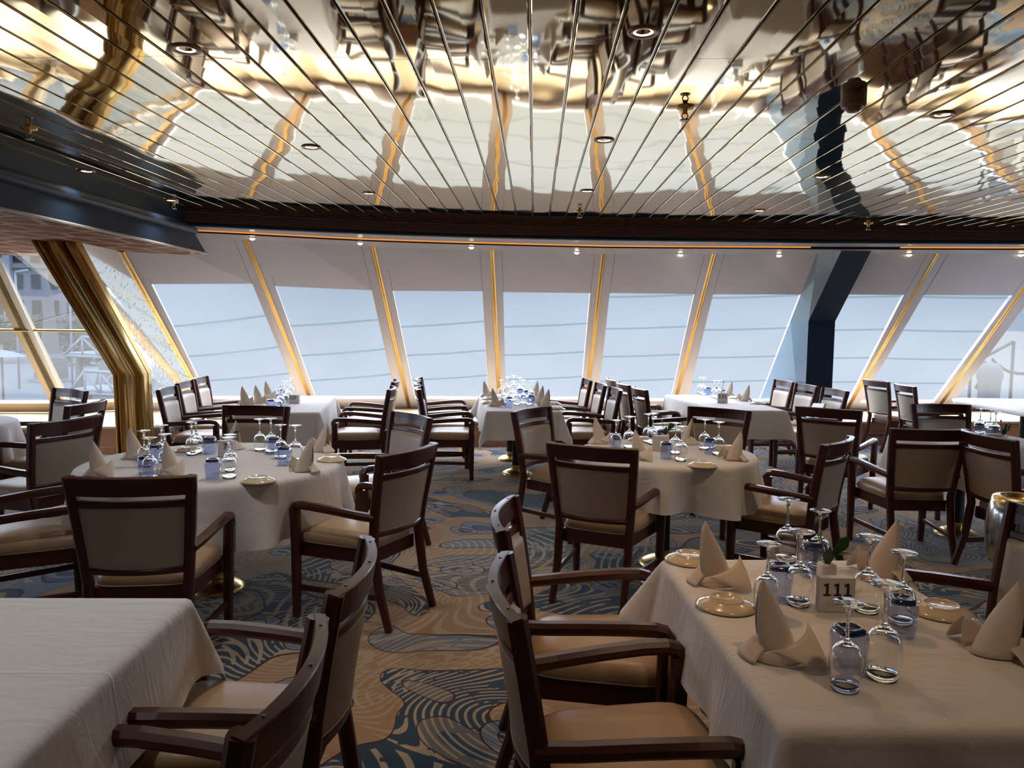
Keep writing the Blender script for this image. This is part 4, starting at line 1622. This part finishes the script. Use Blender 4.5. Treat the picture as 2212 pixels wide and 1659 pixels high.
def make_napkin():
    a = MB()
    AP = Vector((-0.044, 0.004, 0.178))

    def sail(u, v):
        ph = R(-150 + 285 * u)
        bx, by = 0.046 * math.cos(ph), 0.036 * math.sin(ph)
        tx = AP.x + 0.004 * math.cos(ph)
        ty = AP.y + 0.004 * math.sin(ph)
        q = v ** 0.92
        bl = math.sin(PI * v) * 0.009
        wob = 0.004 * math.sin(4 * u * PI + 3 * v) * (1 - v)
        return (bx * (1 - q) + tx * q + (bl + wob) * math.cos(ph), by * (1 - q) + ty * q + (bl + wob) * math.sin(ph), 0.002 + (AP.z - 0.022 * abs(2 * u - 1)) * v)
    a.grid(sail, 30, 12)

    def cuff(u, v):
        ph = R(-172 + 168 * u)
        h = 0.012 + 0.072 * u ** 1.25
        rr = 0.047 + 0.006 * math.sin(PI * v) + 0.012 * (1 - v) * (1 - 0.4 * u) + 0.010 * u * v
        return (rr * math.cos(ph) * 1.05, rr * math.sin(ph) * 0.9 - 0.004, 0.0015 + h * v)
    a.grid(cuff, 24, 6)

    def tail(u, v):
        # pointed end hanging from the high corner of the cuff down to the cloth
        e0 = Vector(cuff(0.30 + 0.70 * u, 0.96 - 0.10 * (1 - u)))
        tip = Vector((0.074 + 0.012 * u, -0.082 + 0.008 * u, 0.0025))
        p = e0.lerp(tip, v)
        p.z = e0.z * (1 - v) ** 1.25 + 0.0025 + 0.006 * math.sin(PI * v) * (1 - u)
        p.x += 0.006 * math.sin(PI * v) * u
        p.y -= 0.012 * math.sin(PI * v)
        return tuple(p)
    a.grid(tail, 8, 12)

    def lobe(u, v):
        ang = R(125 + 95 * u)
        rr = 0.036 + 0.052 * v
        return (rr * math.cos(ang), rr * math.sin(ang) * 0.9, 0.052 * (1 - v) ** 1.3 * math.sin(PI * (0.15 + 0.7 * u)) + 0.010 * math.sin(PI * v) + 0.002)
    a.grid(lobe, 12, 8)
    o = a.build('folded_napkin', M['napkin'])
    md = o.modifiers.new('thickness', 'SOLIDIFY')
    md.thickness = 0.0022
    md.offset = 0
    return o


def text_mesh(txt, size, mat, parent, loc, rot, name='number'):
    """upright numerals as one thin raised mesh; the figure one has a flag and a foot"""
    H_ = size * 0.74
    adv = size * 0.60
    mb = MB()
    for i, ch in enumerate(txt):
        ox = (i - (len(txt) - 1) / 2) * adv
        if ch == '1':
            w = size * 0.075
            polys = [[(-w, -H_ / 2), (w, -H_ / 2), (w, H_ / 2), (-w, H_ / 2)],
                     [(-w * 2.9, -H_ / 2), (w * 2.9, -H_ / 2), (w * 2.9, -H_ / 2 + w * 1.25), (-w * 2.9, -H_ / 2 + w * 1.25)],
                     [(-w * 2.8, H_ / 2 - w * 2.5), (-w, H_ / 2 - w * 1.9), (-w, H_ / 2), (-w * 2.8, H_ / 2 - w * 1.0)]]
            for q in polys:
                mb.hexa([(ox + x, y, 0.0) for x, y in q], [(ox + x, y, 0.0008) for x, y in q])
        else:
            c = bpy.data.curves.new('numeral', 'FONT')
            c.body = ch
            c.size = size
            c.align_x = 'CENTER'
            c.align_y = 'CENTER'
            c.extrude = 0.0004
            c.offset = size * 0.022
            tmp = bpy.data.objects.new('numeral', c)
            COL.objects.link(tmp)
            dg = bpy.context.evaluated_depsgraph_get()
            me = tmp.evaluated_get(dg).to_mesh()
            ys = [v.co.y for v in me.vertices]
            k = H_ / (max(ys) - min(ys))
            cy_m = (max(ys) + min(ys)) / 2
            mb.add([(ox + v.co.x * k, (v.co.y - cy_m) * k, v.co.z + 0.0004) for v in me.vertices], [tuple(p.vertices) for p in me.polygons])
            tmp.evaluated_get(dg).to_mesh_clear()
            bpy.data.objects.remove(tmp)
    o = mb.build(name, mat, parent, loc)
    o.rotation_euler = rot
    return o


def make_card(txt, x, y, rz, lab, lines=True, w=0.10, h=0.098):
    r = empty('table_number_block', (x, y, ZT), rz)
    a = MB()
    a.box(-w / 2, w / 2, -0.014, 0.014, 0.0, h)
    a.build('block', M['card'], r)
    if txt:
        text_mesh(txt, h * (0.50 if lines else 0.5), M['ink'], r, (0, -0.0146, h * 0.66), (PI / 2, 0, 0))
    if lines:
        b = MB()
        b.box(-w * 0.28, w * 0.28, -0.0147, -0.0139, h * 0.27, h * 0.285)
        b.box(-w * 0.28, w * 0.28, -0.0147, -0.0139, h * 0.20, h * 0.215)
        b.build('small_print', M['greyink'], r)
    tag(r, lab, 'table number', 'table number blocks')
    return r


def leaf_mesh(mb, base, tip, width, nrm, curl=0.0):
    b, t = Vector(base), Vector(tip)
    ax = t - b
    n_ = Vector(nrm).normalized()
    sd = ax.cross(n_).normalized()
    vs, fs = [], []
    K = 8
    for i in range(K + 1):
        f = i / K
        w_ = width * math.sin(PI * min(1, f * 0.92 + 0.06)) ** 0.8 * (1 - f ** 3)
        c = b + ax * f + n_ * curl * math.sin(PI * f)
        vs += [c - sd * w_ + n_ * w_ * 0.25, c, c + sd * w_ + n_ * w_ * 0.25]
    for i in range(K):
        for j in range(2):
            fs.append((i * 3 + j, i * 3 + j + 1, i * 3 + j + 4, i * 3 + j + 3))
    mb.add(vs, fs, 0, True)


def make_vase(x, y, rz, lab, kind=0):
    r = empty('bud_vase', (x, y, ZT), rz)
    a = MB()
    a.lathe([(0.0001, 0.001), (0.023, 0.0), (0.025, 0.004), (0.0245, 0.072), (0.021, 0.077), (0.0135, 0.077), (0.0125, 0.06), (0.0001, 0.058)], 32, power=5)
    a.build('vase', M['pot'], r)
    if kind == 0:
        stems = [[(0, 0, 0.06), (-0.012, 0, 0.11), (-0.022, 0.004, 0.165)], [(0.004, 0, 0.06), (0.02, 0.004, 0.10), (0.05, 0.006, 0.135)]]
        leaves = [((0.0, 0, 0.075), (0.005, -0.012, 0.135), 0.017, (-0.6, -0.8, 0)), ((0.012, 0, 0.085), (0.028, -0.01, 0.155), 0.02, (0.6, -0.8, 0.2)), ((0.024, 0.004, 0.11), (0.072, 0.0, 0.165), 0.02, (0.1, -0.9, 0.4)),
                  ((0.02, 0.0, 0.10), (0.085, -0.01, 0.105), 0.009, (0, -0.4, 1)), ((0.03, 0.01, 0.12), (0.065, 0.02, 0.15), 0.016, (0.5, -0.5, 0.6))]
        bud = (-0.023, 0.004, 0.172)
    else:
        stems = [[(0, 0, 0.06), (0.006, 0, 0.12), (0.02, 0.004, 0.185)], [(-0.004, 0, 0.06), (-0.03, 0.0, 0.10), (-0.06, 0.0, 0.115)]]
        leaves = [((-0.03, 0, 0.10), (-0.085, 0.0, 0.125), 0.012, (0, -0.6, 0.8)), ((0.0, 0, 0.08), (0.05, -0.01, 0.10), 0.013, (0, -0.5, 0.8)), ((-0.01, 0, 0.085), (-0.045, -0.01, 0.095), 0.012, (0, -0.5, 0.8))]
        bud = (0.021, 0.004, 0.192)
    for p_ in stems:
        b = MB()
        b.tube(p_, 0.0022, 6)
        b.build('stem', M['stem'], r)
    for l_ in leaves:
        b = MB()
        leaf_mesh(b, *l_, curl=0.004)
        b.build('leaf', M['leaf'], r)
    b = MB()
    b.lathe([(0.0001, -0.014), (0.0055, -0.008), (0.0065, 0.0), (0.004, 0.009), (0.0001, 0.014)], 12, bud)
    b.build('bud', M['bud'], r)
    tag(r, lab, 'vase', 'white bud vases')
    return r


wine0, tum0, plate0, nap0 = make_wine(), make_tumbler(), make_plate(), make_napkin()
used = set()


def put(proto, x, y, z, rz, label, cat, group, sc=1.0):
    if proto.name in used:
        o = copy_tree(proto)
    else:
        KIDS.setdefault(proto.name, list(proto.children))
        used.add(proto.name)
        o = proto
    o.location = (x, y, z)
    o.rotation_euler.z = rz
    o.scale = (sc, sc, sc)
    tag(o, label, cat, group)
    return o


PLACES = {'RT1': ('the big left round table', G_RT1, T_RT1, N_RT1, P_RT1), 'RT2': ('the round table right of the aisle', G_RT2, T_RT2, N_RT2, P_RT2), 'T111': ('the set table at lower right', G_111, T_111, N_111, P_111),
          'MT': ('the middle table by the windows', G_MT, T_MT, N_MT, P_MT), 'T127': ('the long left window table', G_127, T_127, N_127, []), 'T131': ('the long table by the navy column', G_131, T_131, N_131, P_131), 'RT3': ('the small right round table', G_RT3, T_RT3, [], [])}
NROT = {'RT1': [8, 10, 0, 150, 190, 170], 'RT2': [10, -20, 120, 175], 'T111': [-5, 0, 165, 160], 'MT': [10, 5, 170, 172, 175], 'T127': [10, 10, 10], 'T131': [170, 175]}
BIG111 = {1: 1.10, 2: 1.10, 4: 1.10, 6: 1.12}
for key, (tn, gs, ts, ns_, ps) in PLACES.items():
    rk = by_view(gs)
    for i, (x, y) in enumerate(gs):
        sc = BIG111.get(i, 1.0) if key == 'T111' else (1.06 if i % 2 else 1.0)
        put(wine0, x, y, ZT, random.uniform(0, 6), 'upside-down wine glass on %s, %s from the left' % (tn, ORD[rk[i]]), 'wine glass', 'wine glasses on ' + tn, sc)
    rk = by_view(ts)
    for i, (x, y) in enumerate(ts):
        put(tum0, x, y, ZT, random.uniform(-0.3, 0.3), 'upside-down blue tumbler on %s, %s from the left' % (tn, ORD[rk[i]]), 'tumbler', 'blue tumblers on ' + tn)
    rk = by_view(ns_) if ns_ else []
    for i, (x, y) in enumerate(ns_):
        o = put(nap0, x, y, ZT, R(NROT[key][i]), 'peaked cream napkin on %s, %s from the left' % (tn, ORD[rk[i]]), 'napkin', 'folded napkins on ' + tn, 1.0 if key != 'T111' else 1.08)
    rk = by_view(ps) if ps else []
    for i, (x, y) in enumerate(ps):
        put(plate0, x, y, ZT, 0, 'upturned cream bread plate on %s, %s from the left' % (tn, ORD[rk[i]]), 'plate', 'bread plates on ' + tn)
put(plate0, -4.35, 5.45, ZT, 0, 'upturned bread plate on the round table cut by the left edge', 'plate', 'bread plates')

make_vase(X_111[0][0], X_111[0][1], 0.1, 'white bud vase with green sprig on the nearest set table', 0)
make_card('111', X_111[1][0], X_111[1][1], 0.02, 'white number block facing us on the nearest set table')
make_vase(X_RT2[0][0], X_RT2[0][1], 0.3, 'white bud vase on the round table right of the aisle', 0)
make_card('', X_RT2[1][0] - 0.01, X_RT2[1][1] - 0.03, 2.8, 'white number block turned away on the right round table', lines=False)
make_vase(X_RT1[0][0], X_RT1[0][1], 2.8, 'white bud vase in the middle of the big left round table', 1)
make_card('7', X_RT1[1][0], X_RT1[1][1], -0.2, 'white number block half hidden by glasses, big left round table', lines=False)
make_card('127', X_127[0][0], X_127[0][1], -0.15, 'white number block half behind glasses, long left window table', lines=False, w=0.12, h=0.085)
make_vase(X_131[0][0], X_131[0][1] + 0.04, 0.0, 'white bud vase on the long table by the navy column', 1)
make_card('131', X_131[1][0], X_131[1][1], 0.05, 'white number block on the long table by the navy column', lines=False, w=0.11, h=0.105)
make_vase(X_RT3[0][0], X_RT3[0][1], 0.4, 'white bud vase with sprig at the right edge', 0)
make_card('11', X_RT3[1][0], X_RT3[1][1], 0.0, 'white number block beside the vase at the right edge', lines=False)

# paper bag with a blue mark on the nearest right chair of table 131
cx, cy = [(c[1], c[2]) for c in CHAIRS if c[0] == '131R1'][0]
r = empty('paper_bag', (cx + 0.10, cy - 0.02, 0.49), R(98))
a = MB()
a.hexa([(-0.13, -0.04, 0), (0.13, -0.04, 0), (0.13, 0.05, 0), (-0.13, 0.05, 0)], [(-0.12, -0.085, 0.27), (0.12, -0.085, 0.25), (0.12, -0.07, 0.25), (-0.12, -0.07, 0.27)])
a.build('bag', M['paper'], r)
a = MB()
a.lathe([(0.0001, 0.0), (0.05, 0.0), (0.05, 0.002), (0.0001, 0.002)], 24)
q = a.build('round_mark', M['bluemark'], r, (0.0, 0.012, 0.10))
q.rotation_euler = (R(-65), 0, 0)
tag(r, 'white paper bag with blue round mark on a chair by the navy column', 'bag')

# wine bucket on a stand, right edge
r = empty('wine_bucket', (2.055, 3.24, 0))
a = MB()
a.lathe([(0.060, 0.56), (0.105, 0.575), (0.125, 0.62), (0.128, 0.72), (0.124, 0.79), (0.112, 0.835), (0.10, 0.85)], 36)
a.build('bucket', M['steel'], r)
a = MB()
a.lathe([(0.112, 0.838), (0.106, 0.856), (0.085, 0.862), (0.070, 0.858), (0.070, 0.845), (0.0001, 0.842)], 36)
a.build('brass_rim', M['brass'], r)
a = MB()
a.lathe([(0.022, 0.03), (0.018, 0.30), (0.022, 0.55), (0.062, 0.563)], 18)
a.build('stand', M['black'], r)
a = MB()
a.lathe([(0.15, 0.0), (0.15, 0.012), (0.06, 0.03), (0.0001, 0.034)], 28)
a.build('base', M['black'], r)
tag(r, 'steel wine bucket with brass rim on a stand, right edge', 'wine bucket')

# ------------------------------------------------------------------ outside: quay and town at the left, deck gear at the right
m = MB()
m.add([(-70, 14, -1.3), (-8.6, 14, -1.3), (-51, 90, -1.3), (-90, 90, -1.3)], [(0, 1, 2, 3)])
o = m.build('quay_ground', M['quay'])
struct(o)


def far(px, py, Y):
    """point seen along a sight line from the room at distance Y"""
    d = fw * FPX + rt * (px - 1106) - up * (py - 829.5)
    return Vector((0, 0, EYE)) + d * (Y / d.y)


bld = empty('town_building', far(60, 860, 62))
a = MB()
a.box(-14, 5.2, 0, 4, -4, 22)
wl_ = a.build('facade', M['facade'], bld)
a = MB()
for z in (6.45, 10.65, 16.0):
    a.box(-14.1, 5.4, -0.35, 0, z, z + 0.35)
a.build('cornice', M['stone'], bld)
w0 = None
for iz in range(8):
    for ix in range(8):
        if w0 is None:
            b = MB()
            b.box(-0.36, 0.36, -0.12, 0.05, 0, 1.15)
            w0 = b.build('window', M['fwin'], bld)
            w = w0
        else:
            w = w0.copy()
            COL.objects.link(w)
        w.location = (-6.2 + ix * 1.45, 0, 0.6 + iz * 2.1)
for ix in (-2.6, -1.1):
    b = MB()
    b.box(ix - 0.3, ix + 0.3, -0.5, 0, -3, 22)
    b.build('bay_pilaster', M['steelwhite'], bld)
tag(bld, 'misty grey town building with rows of windows beyond the left window', 'building')

mon = empty('stone_monument', far(112, 845, 34))
a = MB()
a.lathe([(1.1, -0.6), (1.1, 0.5), (0.8, 0.6), (0.75, 1.5), (0.45, 1.7), (0.40, 2.4), (0.24, 3.7), (0.22, 4.3), (0.0001, 4.9)], 4, smooth=False)
a.build('obelisk', M['stone'], mon)
tag(mon, 'pale stone monument on the quay beyond the left window', 'monument')


def truss(nm, p0, p1, h, n, lab, zg=-1.3):
    g = empty(nm)
    a = MB()
    P0, P1 = Vector(p0), Vector(p1)
    U = Vector((0, 0, h))
    r_ = 0.045
    back = Vector((0, 1.6, 0))
    for off in (Vector((0, 0, 0)), back):
        a.tube([P0 + off, P1 + off], r_, 6)
        a.tube([P0 + (P1 - P0) * (1 / n) + U + off, P1 + U + off], r_, 6)
        for i in range(n):
            q0 = P0 + (P1 - P0) * (i / n)
            q1 = P0 + (P1 - P0) * ((i + 1) / n)
            if i == 0:
                a.tube([q0 + off, q1 + U + off], r_, 6)
            else:
                a.tube([q0 + U + off, q1 + off], r_ * 0.8, 6)
            a.tube([q1 + off, q1 + U + off], r_ * 0.8, 6)
    a.build('steel_truss', M['steelwhite'], g)
    a = MB()
    a.hexa([P0, P1, P1 + back, P0 + back], [P0 + Vector((0, 0, 0.1)), P1 + Vector((0, 0, 0.1)), P1 + back + Vector((0, 0, 0.1)), P0 + back + Vector((0, 0, 0.1))])
    a.build('walkway', M['steelwhite'], g)
    a = MB()
    for q0 in (P0, P0.lerp(P1, 0.55)):
        a.tube([(q0.x, q0.y + 0.8, zg - 0.1), (q0.x, q0.y + 0.8, q0.z)], 0.12, 8)
    a.build('pier', M['stone'], g)
    tag(g, lab, 'gangway')


truss('ship_gangway', far(138, 768, 24), far(300, 776, 24), 0.62, 4, 'upper white truss gangway beyond the left window')
truss('ship_gangway', far(150, 848, 20), far(320, 858, 20), 0.60, 5, 'lower white truss gangway with railings beyond the left window')
for (px, py, Y, s, lab) in ((-8, 722, 47, 1.5, 'misty tree near the parasol on the quay'), (88, 718, 51, 1.35, 'misty tree just left of the stone monument'), (185, 735, 46, 1.7, 'misty tree right of the monument behind the gangway')):
    g = empty('quay_tree', far(px, py, Y))
    rnd = random.Random(int(px) + 900)
    a = MB()
    for q in range(260):
        th, fz = rnd.uniform(0, 2 * PI), rnd.uniform(-1, 1)
        rr = s * rnd.uniform(0.55, 1.0)
        c = Vector((rr * math.sqrt(1 - fz * fz) * math.cos(th), rr * math.sqrt(1 - fz * fz) * math.sin(th), rr * fz * 0.8))
        v = [c + Vector((rnd.uniform(-1, 1), rnd.uniform(-1, 1), rnd.uniform(-1, 1))) * 0.45 for _ in range(3)]
        a.add(v, [(0, 1, 2)])
    a.build('crown', M['tree'], g)
    a = MB()
    a.tube([(0, 0, -3.6), (0, 0, 0.5)], 0.16, 8)
    a.build('trunk', M['stone'], g)
    tag(g, lab, 'tree', 'trees on the quay')
for px, py, Y, h, lab in ((157, 840, 30, 5.2, 'tall white lamp post beside the gangways'), (42, 840, 30, 4.6, 'white lamp post left of the slanted brass mullion')):
    p = far(px, py, Y)
    a = MB()
    a.tube([p, p + Vector((0, 0, h))], 0.05, 6)
    a.tube([p + Vector((0, 0, h)), p + Vector((0.5, 0, h + 0.1))], 0.06, 6)
    tag(a.build('lamp_post', M['steelwhite']), lab, 'lamp post', 'lamp posts on the quay')
g = empty('parasol', far(4, 770, 26))
a = MB()
a.lathe([(0.75, 0.0), (0.35, 0.16), (0.0001, 0.24)], 10)
a.build('canopy', M['steelwhite'], g)
a = MB()
a.tube([(0, 0, -1.6), (0, 0, 0.4)], 0.04, 6)
a.build('pole', M['stone'], g)
tag(g, 'white cafe parasol outside the far left window', 'parasol')

# deck gear seen through the clear pane at the right end
p = far(2135, 862, 15.2)
g = empty('deck_bollard', p)
a = MB()
a.lathe([(0.20, -0.3), (0.19, 0.1), (0.20, 0.32), (0.23, 0.45), (0.21, 0.60), (0.12, 0.70), (0.0001, 0.73)], 24)
a.build('post', M['deckwhite'], g)
tag(g, 'white rounded bollard outside the right end window', 'bollard')
a = MB()
pts_ = [far(x, y, 15.4) for x, y in ((2143, 775), (2152, 785), (2165, 795), (2180, 803), (2200, 807), (2235, 808))]
a.tube(pts_, 0.028, 8)
tag(a.build('mooring_rope', M['deckgrey']), 'grey mooring rope stretching right from the outside bollard', 'rope')
a = MB()
a.tube([far(2098, 780, 15.6), far(2130, 770, 15.6), far(2190, 738, 15.6)], 0.03, 8)
for px in (2098, 2190):
    q = far(px, 780 if px == 2098 else 738, 15.6)
    a.tube([q, (q.x, q.y, -1.3)], 0.03, 8)
tag(a.build('deck_rail', M['deckgrey']), 'slanting grey rail outside the right end window', 'rail')
a = MB()
a.tube([far(2126, 780, 15.3), far(2120, 800, 15.3), far(2118, 825, 15.3), far(2110, 840, 15.3)], 0.05, 8)
tag(a.build('deck_hose', M['deckgrey']), 'curved grey hose beside the outside bollard', 'hose')
